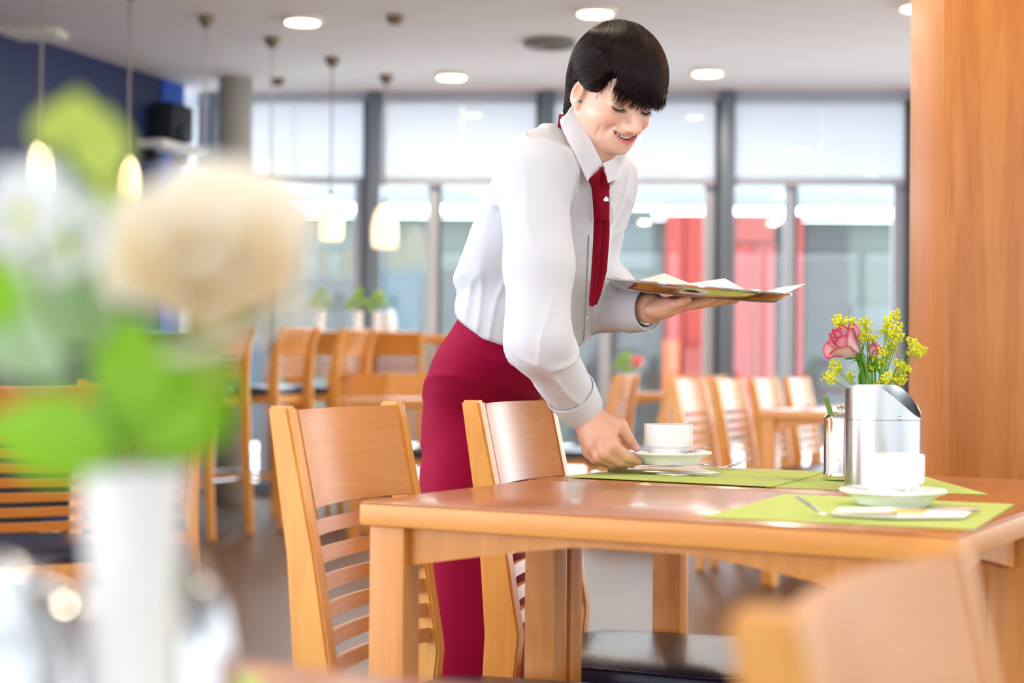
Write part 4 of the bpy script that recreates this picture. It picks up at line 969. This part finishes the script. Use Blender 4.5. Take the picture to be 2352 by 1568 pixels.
def skin_tint(V):
    a = np.abs(V[:, 1]); x, z = V[:, 0], V[:, 2]
    base = np.array(srgb(236, 190, 168)[:3]); c = np.tile(base, (len(V), 1))
    def mixin(m, col): 
        global _c
        m = np.clip(m, 0, 1)[:, None]; return c * (1 - m) + np.array(col[:3]) * m
    c = mixin(0.55 * np.exp(-((x - 0.07) ** 2 + (a - 0.042) ** 2 + (z + 0.03) ** 2) / 0.022 ** 2), srgb(238, 160, 140))
    c = mixin(0.45 * np.exp(-((x - 0.11) ** 2 + a ** 2 + (z + 0.030) ** 2) / 0.013 ** 2), srgb(240, 150, 140))
    zm = mouth(a); hh = 0.0046 * np.clip(1 - (a / 0.028) ** 2, 0, 1) ** 0.7; fx = 0.0925 - 17.0 * a * a
    up = np.sqrt((x - fx) ** 2 + (z - zm - hh - 0.0020) ** 2) - 0.0036; lo = np.sqrt((x - fx - 0.0005) ** 2 + (z - zm + hh + 0.0028) ** 2) - 0.0052
    lm = np.where((a < 0.0285) & (x > 0.06), np.clip(1 - np.minimum(up, lo) / 0.0018, 0, 1), 0); c = mixin(lm, srgb(214, 112, 118))
    inside = (np.abs(z - zm) < hh + 0.0006) & (a < 0.028) & (x > 0.06) & (x < fx - 0.002); c = mixin(inside.astype(float), srgb(110, 30, 32))
    lid = np.exp(-(((x - 0.081) / 0.008) ** 2 + ((a - 0.0315) / 0.013) ** 2 + ((z - 0.002) / 0.0065) ** 2) ** 2); c = mixin(0.55 * lid, srgb(176, 140, 128))
    ear = np.exp(-((x - 0.010) ** 2 + (a - 0.071) ** 2 + (z + 0.002) ** 2) / 0.013 ** 2); c = mixin(0.7 * ear, srgb(232, 130, 90))
    return c
tintH = skin_tint(V); VH = V @ HR.T + np.array(HC); QH = Q
# ---- hands
def finger(X, Y, Z, pts, rad):
    f = None
    for i in range(len(pts) - 1):
        g = cone(X, Y, Z, pts[i], pts[i + 1], rad[i], rad[i + 1]); f = g if f is None else smin(f, g, 0.004)
    return f
RT = [[P(1374, 960, 2.915), P(1424, 977, 2.905), P(1442, 1006, 2.915), P(1462, 1029, 2.925)],
      [P(1402, 990, 2.898), P(1410, 1024, 2.872), P(1440, 1047, 2.882), P(1466, 1060, 2.902)],
      [P(1378, 1006, 2.890), P(1390, 1040, 2.876), P(1424, 1058, 2.892), P(1452, 1066, 2.915)],
      [P(1362, 1022, 2.898), P(1374, 1048, 2.890), P(1406, 1062, 2.910), P(1436, 1069, 2.940)],
      [P(1354, 1036, 2.915), P(1366, 1053, 2.912), P(1394, 1064, 2.935), P(1420, 1069, 2.965)]]
RR = [[0.013, 0.0125, 0.0105, 0.0072], [0.0115, 0.0105, 0.0092, 0.0070], [0.0115, 0.0102, 0.0090, 0.0070], [0.0110, 0.0098, 0.0085, 0.0068], [0.0100, 0.0088, 0.0076, 0.0062]]
def handR(X, Y, Z):
    w = WRR; f = cone(X, Y, Z, ELR * 0.35 + w * 0.65, w, 0.030, 0.0265)
    palm = None
    for k, q in enumerate(RT[1:]):
        g = cone(X, Y, Z, w, q[0], 0.019, 0.0135); palm = g if palm is None else smin(palm, g, 0.012)
    palm = smin(palm, cone(X, Y, Z, w, RT[0][0], 0.019, 0.014), 0.012); f = smin(f, palm, 0.016)
    for q, r in zip(RT, RR): f = smin(f, finger(X, Y, Z, q, r), 0.0055 if q is not RT[0] else 0.008)
    for a, b in ((RT[1][0], 0.5), (RT[2][0], 0.5)):   # tendons
        f = smin(f, cone(X, Y, Z, w + (a - w) * 0.3 + Vector((-0.004, -0.014, 0.004)), a + Vector((-0.003, -0.008, 0.003)), 0.003, 0.004), 0.010)
    return f
LT = [[P(1520, 700, 3.135), P(1556, 690, 3.165), P(1590, 685, 3.17), P(1622, 684, 3.165)],
      [P(1562, 700, 3.115), P(1610, 693, 3.118), P(1655, 690, 3.118), P(1690, 689, 3.116)],
      [P(1558, 703, 3.094), P(1602, 697, 3.088), P(1640, 693, 3.082), P(1664, 689, 3.078)],
      [P(1550, 703, 3.072), P(1585, 699, 3.060), P(1614, 694, 3.052), P(1636, 688, 3.048)],
      [P(1534, 701, 3.052), P(1552, 698, 3.040), P(1568, 693, 3.033), P(1582, 688, 3.030)]]
LRd = [[0.013, 0.0115, 0.0100, 0.0075], [0.0105, 0.0095, 0.0085, 0.0065], [0.0105, 0.0097, 0.0087, 0.0066], [0.0105, 0.0092, 0.0082, 0.0063], [0.0100, 0.0085, 0.0075, 0.0060]]
def handL(X, Y, Z):
    w = WRL; f = cone(X, Y, Z, ELL_ * 0.35 + w * 0.65, w, 0.028, 0.0245); palm = None
    for q in LT[1:]:
        g = cone(X, Y, Z, w, q[0], 0.018, 0.0135); palm = g if palm is None else smin(palm, g, 0.012)
    palm = smin(palm, ell(X, Y, Z, P(1515, 712, 3.07), (0.030, 0.028, 0.017)), 0.012)
    palm = smin(palm, cone(X, Y, Z, w, LT[0][0], 0.018, 0.014), 0.012); f = smin(f, palm, 0.016)
    for q, r in zip(LT, LRd): f = smin(f, finger(X, Y, Z, q, r), 0.0055)
    return f
def bounds(pts, m):
    a = np.array([tuple(p) for p in pts]); return a.min(0) - m, a.max(0) + m
lo, hi = bounds([WRR] + [p for q in RT for p in q], 0.035); VR, QR = polygonise(handR, lo, hi, 0.0016, 2)
lo, hi = bounds([WRL] + [p for q in LT for p in q], 0.035); VL, QL = polygonise(handL, lo, hi, 0.0016, 2)
def hand_tint(V, chains, wristc):
    c = np.tile(np.array(srgb(230, 178, 152)[:3]), (len(V), 1))
    for q in chains:
        for i, (pt, col, rad) in enumerate(((q[-1], srgb(240, 160, 140), 0.013), (q[1], srgb(238, 166, 145), 0.012), (q[0], srgb(240, 172, 148), 0.012))):
            m = 0.6 * np.exp(-((V - np.array(pt)) ** 2).sum(1) / rad ** 2)[:, None]; c = c * (1 - m) + np.array(col[:3]) * m
        nd_ = np.array(q[-1]) + (np.array(q[-1]) - np.array(q[-2])) / np.linalg.norm(np.array(q[-1]) - np.array(q[-2])) * 0.002 + np.array((0, -0.006, 0.003))
        m = np.clip(1.4 - np.linalg.norm(V - nd_, axis=1) / 0.0045, 0, 0.8)[:, None]; c = c * (1 - m) + np.array(srgb(250, 205, 190)[:3]) * m
    return c
tR = hand_tint(VR, RT, WRR); tL = hand_tint(VL, LT, WRL)
# ---- hidden body under the clothes: trunk, arms, legs, feet
HIP = P(1092, 830, 3.30); FEET = [Vector((HIP.x - 0.02 + s_ * fr_.x * 0.05, HIP.y + s_ * fr_.y * 0.05, 0)) for s_ in (1, -1)]
def body_f(X, Y, Z):
    f = cone(X, Y, Z, HIP + Vector((0.02, 0.0, 0.0)), P(1210, 600, 3.15), 0.05, 0.055)
    f = smin(f, cone(X, Y, Z, P(1210, 600, 3.13), NB + Vector((-0.05, 0.04, -0.09)), 0.07, 0.05), 0.05)
    f = smin(f, cone(X, Y, Z, NB + Vector((-0.05, 0.04, -0.09)), NB, 0.05, 0.042), 0.03)
    f = smin(f, cone(X, Y, Z, NB + Vector((-0.03, 0.03, -0.07)), SHR, 0.034, 0.028), 0.03); f = smin(f, cone(X, Y, Z, NB + Vector((-0.03, 0.03, -0.07)), SHL, 0.034, 0.028), 0.03)
    f = smin(f, cone(X, Y, Z, SHR, ELR, 0.036, 0.032), 0.02); f = smin(f, cone(X, Y, Z, ELR, ELR * 0.02 + WRR * 0.98, 0.034, 0.021), 0.02)
    f = smin(f, cone(X, Y, Z, SHL, ELL_, 0.036, 0.032), 0.02); f = smin(f, cone(X, Y, Z, ELL_, ELL_ * 0.02 + WRL * 0.98, 0.034, 0.020), 0.02)
    for ft, s_ in zip(FEET, (1, -1)):
        hp = HIP + fr_ * (0.045 * s_) + Vector((0, 0, -0.04)); kn = Vector((ft.x + 0.01, ft.y, 0.5))
        f = smin(f, cone(X, Y, Z, hp, kn, 0.038, 0.036), 0.03); f = smin(f, cone(X, Y, Z, kn, Vector((ft.x, ft.y, 0.09)), 0.036, 0.03), 0.02)
        f = smin(f, cone(X, Y, Z, Vector((ft.x - 0.03, ft.y, 0.045)), Vector((ft.x, ft.y, 0.045)) + ff * 0.14, 0.034, 0.026), 0.02)
    return f
VB, QB = polygonise(body_f, (-0.32, 2.68, 0.0), (0.36, 3.42, 1.42), 0.014, 1)
tB = np.tile(np.array(srgb(240, 186, 156)[:3]), (len(VB), 1))
def trim_loose(V, Q, t):
    u = np.unique(Q); m_ = np.zeros(len(V), np.int64); m_[u] = np.arange(len(u)); return V[u], m_[Q], t[u]
VB, QB, tB = trim_loose(VB, QB, tB); VH, QH, tintH = trim_loose(VH, QH, tintH); VR, QR, tR = trim_loose(VR, QR, tR); VL, QL, tL = trim_loose(VL, QL, tL)
Vall = np.concatenate([VB, VH, VR, VL]); n1, n2, n3 = len(VB), len(VB) + len(VH), len(VB) + len(VH) + len(VR)
Qall = np.concatenate([QB, QH + n1, QR + n2, QL + n3])
base = Vector((HIP.x, HIP.y, 0)); anchor = empty('tmp', base)
person = np_obj('person', Vall, Qall, M_skin, anchor); person.parent = None; person.location = base; bpy.data.objects.remove(anchor)
set_tint(person, np.concatenate([tB, tintH, tR, tL]))
tag(person, 'smiling dark-haired waitress in white blouse and wine-red skirt setting down a cup', 'person')
def pbuild(mb, name, m, parent=None, smooth=True):
    """mesh given in world coordinates, parented to the person (or one of her parts)"""
    mb.v = [tuple(Vector(p) - base) for p in mb.v]; o = mb.build(name, m, person, smooth)
    if parent is not None: o.parent = parent
    return o
# ---- blouse
lo = (-0.20, 2.70, 0.83); hi = (0.36, 3.38, 1.38)
V, Q = polygonise(shirt_f, lo, hi, 0.0038, 1); blouse = np_obj('blouse', V, Q, M_shirt, person)
# ---- skirt
rowsS = [(690, 1075, 1345, 3.18, 0.13), (740, 1050, 1345, 3.18, 0.145), (770, 1030, 1338, 3.19, 0.15), (800, 1010, 1325, 3.20, 0.15), (850, 987, 1300, 3.22, 0.15), (900, 971, 1258, 3.26, 0.13), (930, 967, 1226, 3.29, 0.12), (960, 964, 1212, 3.30, 0.12),
         (1000, 962, 1208, 3.30, 0.12), (1100, 961, 1208, 3.28, 0.125), (1200, 957, 1208, 3.28, 0.125), (1300, 951, 1208, 3.28, 0.125), (1400, 944, 1208, 3.28, 0.13), (1520, 934, 1208, 3.28, 0.13), (1690, 922, 1208, 3.28, 0.13)]
skf = rowfield(rowsS)
def skirt_f(X, Y, Z):
    low = np.clip((0.85 - Z) / 0.35, 0, 1); f = skf(X, Y, Z)
    f = f + 0.0045 * (1 - low) * wav(X, Y, Z, (14, 14, 38), 41) * np.clip((1.0 - Z) / 0.06, 0, 1) + 0.0065 * low * wav(X, Y, Z, (34, 34, 3), 43) - 0.0055 * (1 - low) * crease(X, Y, Z, (10, 10, 26), 44, 0.22) * np.clip((1.0 - Z) / 0.05, 0, 1)
    x = X + 0.07; seam = np.exp(-((X + 0.016 - 0.05 * (Z - 0.6)) / 0.006) ** 2) * np.clip((0.9 - Z) / 0.1, 0, 1); return f + 0.003 * seam
V, Q = polygonise(skirt_f, (-0.30, 2.95, 0.22), (0.25, 3.50, 1.10), 0.0065, 2); skirt = np_obj('skirt', V, Q, M_wine, person)
for ft in FEET:
    d = ff; o = MB().tube([Vector((ft.x, ft.y, 0.045)) - d * 0.075, Vector((ft.x, ft.y, 0.05)) - d * 0.05, Vector((ft.x, ft.y, 0.048)), Vector((ft.x, ft.y, 0.042)) + d * 0.08, Vector((ft.x, ft.y, 0.036)) + d * 0.15, Vector((ft.x, ft.y, 0.03)) + d * 0.18], [0.02, 0.038, 0.042, 0.042, 0.034, 0.012], 14, 0.95, (0, 0, 1))
    pbuild(o, 'shoe', M_trouser)
# ---- collar, placket, buttons
def patch(c, bul, nu=12, nv=8, th=0.003, sag=0.0):
    """cloth flap between four (px,py,distance) corners, kept just proud of the blouse beneath"""
    c = [np.array(q, float) for q in c]
    D = np.zeros((nu, nv)); S_ = np.full((nu, nv), 9.0); XY = {}
    for i in range(nu):
        for j in range(nv):
            u, v = i / (nu - 1), j / (nv - 1); q = (c[0] * (1 - u) + c[1] * u) * (1 - v) + (c[3] * (1 - u) + c[2] * u) * v; XY[i, j] = q
            D[i, j] = q[2] - bul * math.sin(PI * u) * (0.4 + 0.6 * v)
            if v > 0.05: S_[i, j] = (surf(q[0], q[1]) or 9.0) - 0.005
    D = np.minimum(D, S_)
    for _ in range(6):
        E = np.pad(D, 1, mode='edge'); D = np.minimum(0.5 * D + 0.125 * (E[:-2, 1:-1] + E[2:, 1:-1] + E[1:-1, :-2] + E[1:-1, 2:]), S_ + 0.002)
    def fn(u, v):
        i, j = int(round(u * (nu - 1))), int(round(v * (nv - 1))); q = XY[i, j]; return P(q[0], q[1], D[i, j])
    return MB().grid(fn, nu, nv, th)
pbuild(patch([(1316, 240, 2.955), (1384, 381, 2.925), (1349, 417, 2.872), (1289, 292, 2.935)], 0.012, 14, 8, 0.0025, 0.004), 'collar_wing', M_shirt, blouse)
pbuild(patch([(1318, 238, 2.955), (1303, 238, 3.03), (1284, 268, 3.045), (1289, 292, 2.935)], 0.0, 8, 6, 0.0025), 'collar_back', M_shirt, blouse)
pbuild(patch([(1384, 376, 2.912), (1436, 352, 2.985), (1424, 408, 2.935), (1396, 421, 2.885)], 0.012, 10, 8, 0.0025), 'collar_wing', M_shirt, blouse)
pbuild(patch([(1300, 262, 2.99), (1284, 262, 3.03), (1281, 290, 3.045), (1292, 297, 2.96)], 0.006, 6, 4, 0.002), 'neck_band', M_tie)
pbuild(patch([(1354, 520, 3.2), (1364, 520, 3.2), (1354, 782, 3.2), (1341, 782, 3.2)], 0.0, 4, 26, 0.0015), 'placket', M_shirt, blouse)
def cuff(c, ax, r0, r1, L):
    q = Vector(ax).to_track_quat('Z', 'Y').to_matrix()
    return MB().lathe([(r0 * 0.96, -L), (r0, -L), (r0 * 1.01, -L + 0.003), (r1, -0.003), (r1, 0.0), (r1 - 0.0025, 0.001), (r1 - 0.004, -0.003), (r0 - 0.006, -L + 0.01)], 36, c, q, cap=False)
pbuild(cuff(cR + cufR * 0.003, cufR, 0.0455, 0.0405, 0.052), 'cuff', M_shirt, blouse)
pbuild(cuff(cL + cufL * 0.003, cufL, 0.0470, 0.0420, 0.050), 'cuff', M_shirt, blouse)
for (px, py) in ((1346, 727), (1351, 748), (1352, 640)):
    d = surf(px, py)
    if d: p = P(px, py, d - 0.001); pbuild(MB().lathe([(0, 0.002), (0.0045, 0.0018), (0.005, 0), (0.0, -0.001)], 14, p, Matrix.Rotation(PI / 2, 3, 'X')), 'button', M_porc, blouse)
# ---- crossover tie
tie = empty('tmp2'); tie_o = None
dT = min([surf(1378, y) or 3 for y in (430, 470, 505)]); dB = min(filter(None, [surf(1362, 690), surf(1366, 640), 3.05])); 
def tdep(py): return np.interp(py, [380, 430, 505, 700], [2.905, min(2.905, dT - 0.006), min(2.91, dT - 0.004), min(2.93, dB - 0.004)])
def strip(left, right, ys, off=0.0, bul=0.006, th=0.0025, nu=7):
    def fn(u, v):
        y = ys[0] + (ys[-1] - ys[0]) * v; l = np.interp(y, ys, left); r = np.interp(y, ys, right); return P(l + (r - l) * u, y, tdep(y) + off - bul * math.sin(PI * u))
    return MB().grid(fn, nu, 26, th)
knot = pbuild(strip([1361, 1364, 1366], [1397, 1398, 1397], [431, 470, 505], -0.008, 0.008), 'necktie', M_tie)
pbuild(strip([1366, 1364, 1359, 1355, 1357], [1384, 1381, 1374, 1366, 1361], [503, 560, 640, 690, 703], 0.0, 0.004), 'tie_tail', M_tie, knot)
pbuild(strip([1381, 1382, 1376, 1366, 1364], [1398, 1398, 1392, 1378, 1368], [503, 540, 620, 675, 699], 0.004, 0.004), 'tie_tail', M_tie, knot)
def poly_strip(c, th=0.003, bul=0.006):
    q = [P(*a) for a in c]
    return MB().grid(lambda u, v: (q[0] * (1 - u) + q[1] * u) * (1 - v) + (q[3] * (1 - u) + q[2] * u) * v + Vector((0, -bul * math.sin(PI * u), 0)), 8, 8, th)
dk = float(tdep(431))
pbuild(poly_strip([(1350, 413, 2.878), (1384, 382, 2.905), (1378, 436, dk - 0.004), (1362, 436, dk - 0.006)]), 'tie_band', M_tie, knot)
pbuild(poly_strip([(1380, 384, 2.91), (1399, 414, 2.895), (1398, 434, dk), (1374, 436, dk - 0.002)]), 'tie_band', M_tie, knot)
pin_c = [(1386, 457), (1392.5, 450), (1398, 456), (1398, 462), (1387, 462)]
q = [P(x, y, float(tdep(456)) - 0.0185) for x, y in pin_c]; mb = MB(); mb.add(q + [p + Vector((0, 0.0015, 0)) for p in q], [tuple(range(5)), tuple(reversed(range(5, 10)))] + [(i, (i + 1) % 5, (i + 1) % 5 + 5, i + 5) for i in range(5)])
pin = pbuild(mb, 'tie_pin', M_porc, knot, False)
for (a_, b_, cc) in (((1386, 456.5), (1392.5, 449.5), srgb(200, 40, 40)), ((1392.5, 449.5), (1398, 455.5), srgb(60, 110, 190))):
    dp = float(tdep(456)) - 0.0192; pbuild(MB().tube([P(a_[0], a_[1], dp), P(b_[0], b_[1], dp)], 0.0006, 6), 'tie_pin_roof', mat('pin_%d' % int(a_[0]), cc, 0.4), knot)
bpy.data.objects.remove(tie)
# ---- hair: cap, nape lock and overlying strands
HCc = np.array((0.006, 0.0, 0.038)); HRr = np.array((0.090, 0.082, 0.091))
def fringe_end(y): return 0.025 + 0.4 * np.clip(-y - 0.038, 0, 1) + 0.05 * np.clip(y - 0.05, 0, 1)
def hair_f(X, Y, Z):
    f = ell(X, Y, Z, HCc, HRr) + 0.0010 * wav(X, Y, Z, (30, 120, 50), 61)
    a = np.abs(Y)
    line = np.interp(X, [-0.12, -0.022, -0.012, -0.002, 0.012, 0.030, 0.046, 0.060, 0.075, 0.12], [-0.062, -0.056, -0.03, 0.020, 0.018, 0.010, 0.014, 0.042, 0.058, 0.062])
    f = smax(f, line - Z, 0.012)
    g = ell(X, Y, Z, (0.008, 0.004, 0.029), (0.102, 0.082, 0.090))
    g = np.maximum(g, -ell(X, Y, Z, (0.006, 0.004, 0.027), (0.089, 0.073, 0.084)))
    jag = 0.0035 * np.sin(Y * 330) + 0.003 * np.sin(Y * 190 + 1)
    g = np.maximum(g, np.maximum(0.034 - X, fringe_end(Y) + jag + 0.005 - Z)); g = np.maximum(g, np.maximum(-0.054 - Y, Y - 0.075))
    f = smin(f, g, 0.014)
    f = smin(f, cone(X, Y, Z, (-0.046, -0.028, -0.005), (-0.030, -0.040, -0.058), 0.026, 0.015), 0.02)
    f = smin(f, ell(X, a, Z, (0.024, 0.066, 0.028), (0.034, 0.017, 0.022)), 0.014)      # side waves above the ears
    f = smax(f, -ell(X, Y, Z, (0.066, -0.066, 0.034), (0.011, 0.024, 0.024)), 0.006)      # gap at the temple
    return f
V, Q = polygonise(hair_f, (-0.16, -0.12, -0.11), (0.13, 0.12, 0.17), 0.003, 2)
hair = np_obj('hair', V @ HR.T + np.array(HC), Q, M_hair, person)
rs = np.random.RandomState(9); vs = []; fs = []
def add_strand(pts, r0=0.0009, r1=0.0003):
    n0 = len(vs); m = len(pts)
    for j, p in enumerate(pts):
        t = pts[min(j + 1, m - 1)] - pts[max(j - 1, 0)]; t = t / (np.linalg.norm(t) + 1e-9); u = np.cross(t, (0.3, 0.5, 0.8)); u /= np.linalg.norm(u) + 1e-9; w = np.cross(t, u); r = r0 + (r1 - r0) * (j / (m - 1)) ** 2
        for k in range(3):
            a = k * 2.094; vs.append(p + u * (r * math.cos(a)) + w * (r * math.sin(a)))
    for j in range(m - 1):
        for k in range(3):
            k2 = (k + 1) % 3; fs.append((n0 + j * 3 + k, n0 + j * 3 + k2, n0 + (j + 1) * 3 + k2, n0 + (j + 1) * 3 + k))
def flow(p):
    x, y, z = p[:, 0], p[:, 1], p[:, 2]; ay = np.abs(y)
    w = np.clip((x - 0.030 - 0.25 * np.clip(ay - 0.045, 0, 1) * 4 + 0.4 * np.clip(z - 0.07, 0, 1)) / 0.03, 0, 1)[:, None]
    front = np.stack([0.55 + 0 * x, y * 3.0, -0.9 + 0 * x], 1); side = np.stack([-0.75 + 4 * np.clip(z - 0.06, 0, 1) * 6, y * 4.0, -0.55 + 0 * x], 1)
    back = np.stack([-0.25 + 0 * x, -y * 2.0, -1 + 0 * x], 1); wb = np.clip((-x - 0.03) / 0.03, 0, 1)[:, None]
    d = front * w + (1 - w) * (side * (1 - wb) + back * wb); return d
def grad(p):
    e = 0.001; g = np.stack([hair_f(*(p + np.eye(3)[k] * e).T) - hair_f(*(p - np.eye(3)[k] * e).T) for k in range(3)], 1); return g / (np.linalg.norm(g, axis=1, keepdims=True) + 1e-9)
N = 6500; p = V[rs.randint(0, len(V), N)] + rs.normal(size=(N, 3)) * 0.001
keep = ell(p[:, 0], p[:, 1], p[:, 2], HCc, HRr * 0.93) > -0.004; p = p[keep]; N = len(p)
lift = rs.uniform(0.0001, 0.0008, N); path = []; wob = rs.normal(size=(N, 3)) * np.where(rs.rand(N, 1) < 0.1, 0.22, 0.07)
for st_ in range(11):
    fv = hair_f(*p.T); n_ = grad(p); free = (p[:, 0] > 0.055) & (p[:, 2] < fringe_end(p[:, 1]) + 0.012)
    q = np.where(free[:, None], p, p - n_ * (fv - lift)[:, None]); path.append(q.copy())
    d = flow(q) + wob; d = np.where(free[:, None], np.array((0.10, 0, -1.0)) + wob * 2 - 0.5 * np.array((1.0, 0, 0)) * (st_ > 6), d - n_ * (d * n_).sum(1, keepdims=True)); d /= np.linalg.norm(d, axis=1, keepdims=True) + 1e-9
    p = q + d * np.where(free, 0.0026, 0.0072)[:, None]
path = np.array(path)
for i in range(N): add_strand(path[:, i], 0.0006, 0.0002)
for i in range(260):  # nape lock
    a = rs.normal(size=3) * 0.007; p0 = np.array((-0.036, -0.030, 0.0)) + a; p1 = np.array((-0.036, -0.038, -0.035)) + a; p2 = np.array((-0.018, -0.042, -0.076 + rs.normal() * 0.005)) + a * 0.5
    add_strand([p0 * (1 - t) ** 2 + p1 * 2 * t * (1 - t) + p2 * t * t for t in np.linspace(0, 1, 7)])
vv = np.array(vs) @ HR.T + np.array(HC); strands = np_obj('hair_strands', vv, np.array(fs), M_hair, person); strands.parent = hair; tag(strands, kind='stuff')
# ---- lashes, teeth, earrings, watch
M_lash = mat('lash', srgb(20, 14, 14), 0.5)
for sd in (-1, 1):
    arc = []; mb = MB()
    for t in np.linspace(-1, 1, 11):
        y = sd * (0.0315 + 0.0135 * t); x = 0.0825 - 0.0045 * t * t - 0.0025 * t; z = -0.0068 + 0.0040 * t * t; arc.append(Vector((x, y, z)))
    mb.tube([hw(p) for p in arc], [0.0004, 0.0007, 0.0009, 0.0010, 0.0011, 0.0011, 0.0011, 0.0010, 0.0010, 0.0008, 0.0005], 6)
    for k in range(26):
        t = -0.9 + 1.8 * k / 25; p = Vector((0.0825 - 0.0045 * t * t - 0.0025 * t, sd * (0.0315 + 0.0135 * t), -0.0068 + 0.0040 * t * t))
        mb.tube([hw(p), hw(p + Vector((0.0045, sd * t * 0.002, -0.0022))), hw(p + Vector((0.0072, sd * t * 0.004, -0.0022)))], [0.00035, 0.00025, 0.0001], 3)
    pbuild(mb, 'eyelash_line', M_lash)
M_tooth = mat('tooth', srgb(250, 240, 220), 0.2); mb = MB()
for k in range(-4, 4):
    y = (k + 0.5) * 0.0064; zt2 = float(mouth(abs(y))) + 0.0046 * (max(0, 1 - (y / 0.028) ** 2)) ** 0.7; hgt = 0.0098 - 0.12 * abs(y); x = 0.0868 - 16.0 * y * y
    M_ = Matrix.Rotation(math.atan2(32 * y, 1) * 1.0, 3, 'Z'); tmp = MB().box((0, 0, 0), (0.004, 0.0060, hgt), M_, bev=0.0014)
    pbuild(MB().add([hw(Vector(p) + Vector((x, y, zt2 - hgt / 2 + 0.001))) for p in tmp.v], tmp.f), 'tooth', M_tooth)
for (px, py, cc, nm) in ((1323, 231, (0.9, 0.9, 0.92, 1), 'silver_stud'), (1332, 232.5, srgb(10, 130, 125), 'teal_stud')):
    d = surf(px, py, lambda X, Y, Z: head_f((X - HC.x) * HF.x + (Y - HC.y) * HF.y + (Z - HC.z) * HF.z, (X - HC.x) * HL.x + (Y - HC.y) * HL.y + (Z - HC.z) * HL.z, (X - HC.x) * HU.x + (Y - HC.y) * HU.y + (Z - HC.z) * HU.z)) or 2.86
    p = P(px, py, d - 0.001); bm = bmesh.new(); bmesh.ops.create_icosphere(bm, subdivisions=2, radius=0.0033); bm.verts.index_update()
    pbuild(MB().add([v.co + p for v in bm.verts], [[v.index for v in f.verts] for f in bm.faces]), 'earring', mat(nm, cc, 0.12, 0.6)); bm.free()
wc = WRL - cufL * 0.012; mb = MB(); bq = cufL.to_track_quat('Z', 'Y').to_matrix()
for k in range(22):
    a = 2 * PI * k / 22; off = bq @ Vector((0.0285 * math.cos(a), 0.0285 * math.sin(a), 0)); mb.box(wc + off, (0.0085, 0.007, 0.012), bq @ Matrix.Rotation(a + PI / 2, 3, 'Z'), bev=0.001)
pbuild(mb, 'wristwatch', M_satin)

# ================================================================== tray and napkins
tc = P(1603, 676, 3.085); TRm = Matrix.Rotation(math.radians(4.4), 3, 'Y') @ Matrix.Rotation(math.radians(3.4), 3, 'X')
M_tray = mat('tray_steel', (0.62, 0.60, 0.57, 1), 0.13, 1.0)
tray = empty('serving_tray', tc); tag(tray, 'round polished steel serving tray balanced on the waitress left hand', 'tray')
MB().lathe([(0.0, 0.0), (0.140, 0.0), (0.150, 0.002), (0.160, 0.010), (0.164, 0.016), (0.170, 0.0175), (0.1725, 0.019), (0.170, 0.0205), (0.163, 0.019), (0.157, 0.012), (0.148, 0.0045), (0.0, 0.003)], 72, (0, 0, -0.004), TRm, cap=False).build('dish', M_tray, tray)
MB().tube([TRm @ Vector((0.1715 * math.cos(a), 0.1715 * math.sin(a), 0.015)) for a in np.linspace(0, 2 * PI, 73)], 0.0022, 8).build('rolled_rim', M_chrome, tray)
def tent(c, label):
    """folded paper napkin lying in the tray: fan of facets from its peak, in tray coordinates"""
    q = [TRm @ Vector(p) + tc for p in c]; n = len(q); mb = MB(); th = TRm @ Vector((0, 0, 0.001))
    fs = []
    for i in range(1, n - 1): fs += [(0, i, i + 1), (n, n + i + 1, n + i)]
    fs += [(0, n - 1, 1), (n, n + 1, 2 * n - 1)] if c[0][2] > 0.0231 and n > 6 else []
    ring = list(range(1, n)) if fs and n > 6 else list(range(n))
    for i in range(len(ring)): a, b = ring[i], ring[(i + 1) % len(ring)]; fs.append((a, a + n, b + n, b))
    return tag(mb.add(q + [p - th for p in q], fs).build('paper_napkin', M_paper, smooth=False), label, 'napkin', 'white paper napkins on the tray')
tent([(-0.066, 0.0, 0.034), (-0.135, -0.02, 0.009), (-0.09, -0.085, 0.005), (-0.02, -0.10, 0.005), (0.015, -0.04, 0.009), (0.03, 0.06, 0.005), (-0.08, 0.09, 0.009)], 'peaked white paper napkin at the middle of the tray')
tent([(0.046, -0.01, 0.034), (-0.055, -0.03, 0.012), (-0.012, -0.112, 0.006), (0.06, -0.118, 0.006), (0.105, -0.05, 0.006), (0.115, 0.05, 0.006), (0.0, 0.08, 0.012)], 'second peaked white paper napkin on the tray')
tent([(0.196, -0.01, 0.037), (0.158, 0.045, 0.026), (0.118, 0.02, 0.012), (0.128, -0.05, 0.010), (0.160, -0.062, 0.021)], 'white paper napkin jutting over the right tray rim')
tent([(-0.172, -0.01, 0.0225), (-0.148, -0.07, 0.018), (-0.10, -0.075, 0.013), (-0.09, 0.0, 0.012), (-0.13, 0.06, 0.014)], 'flat white paper napkin at the left end of the tray')
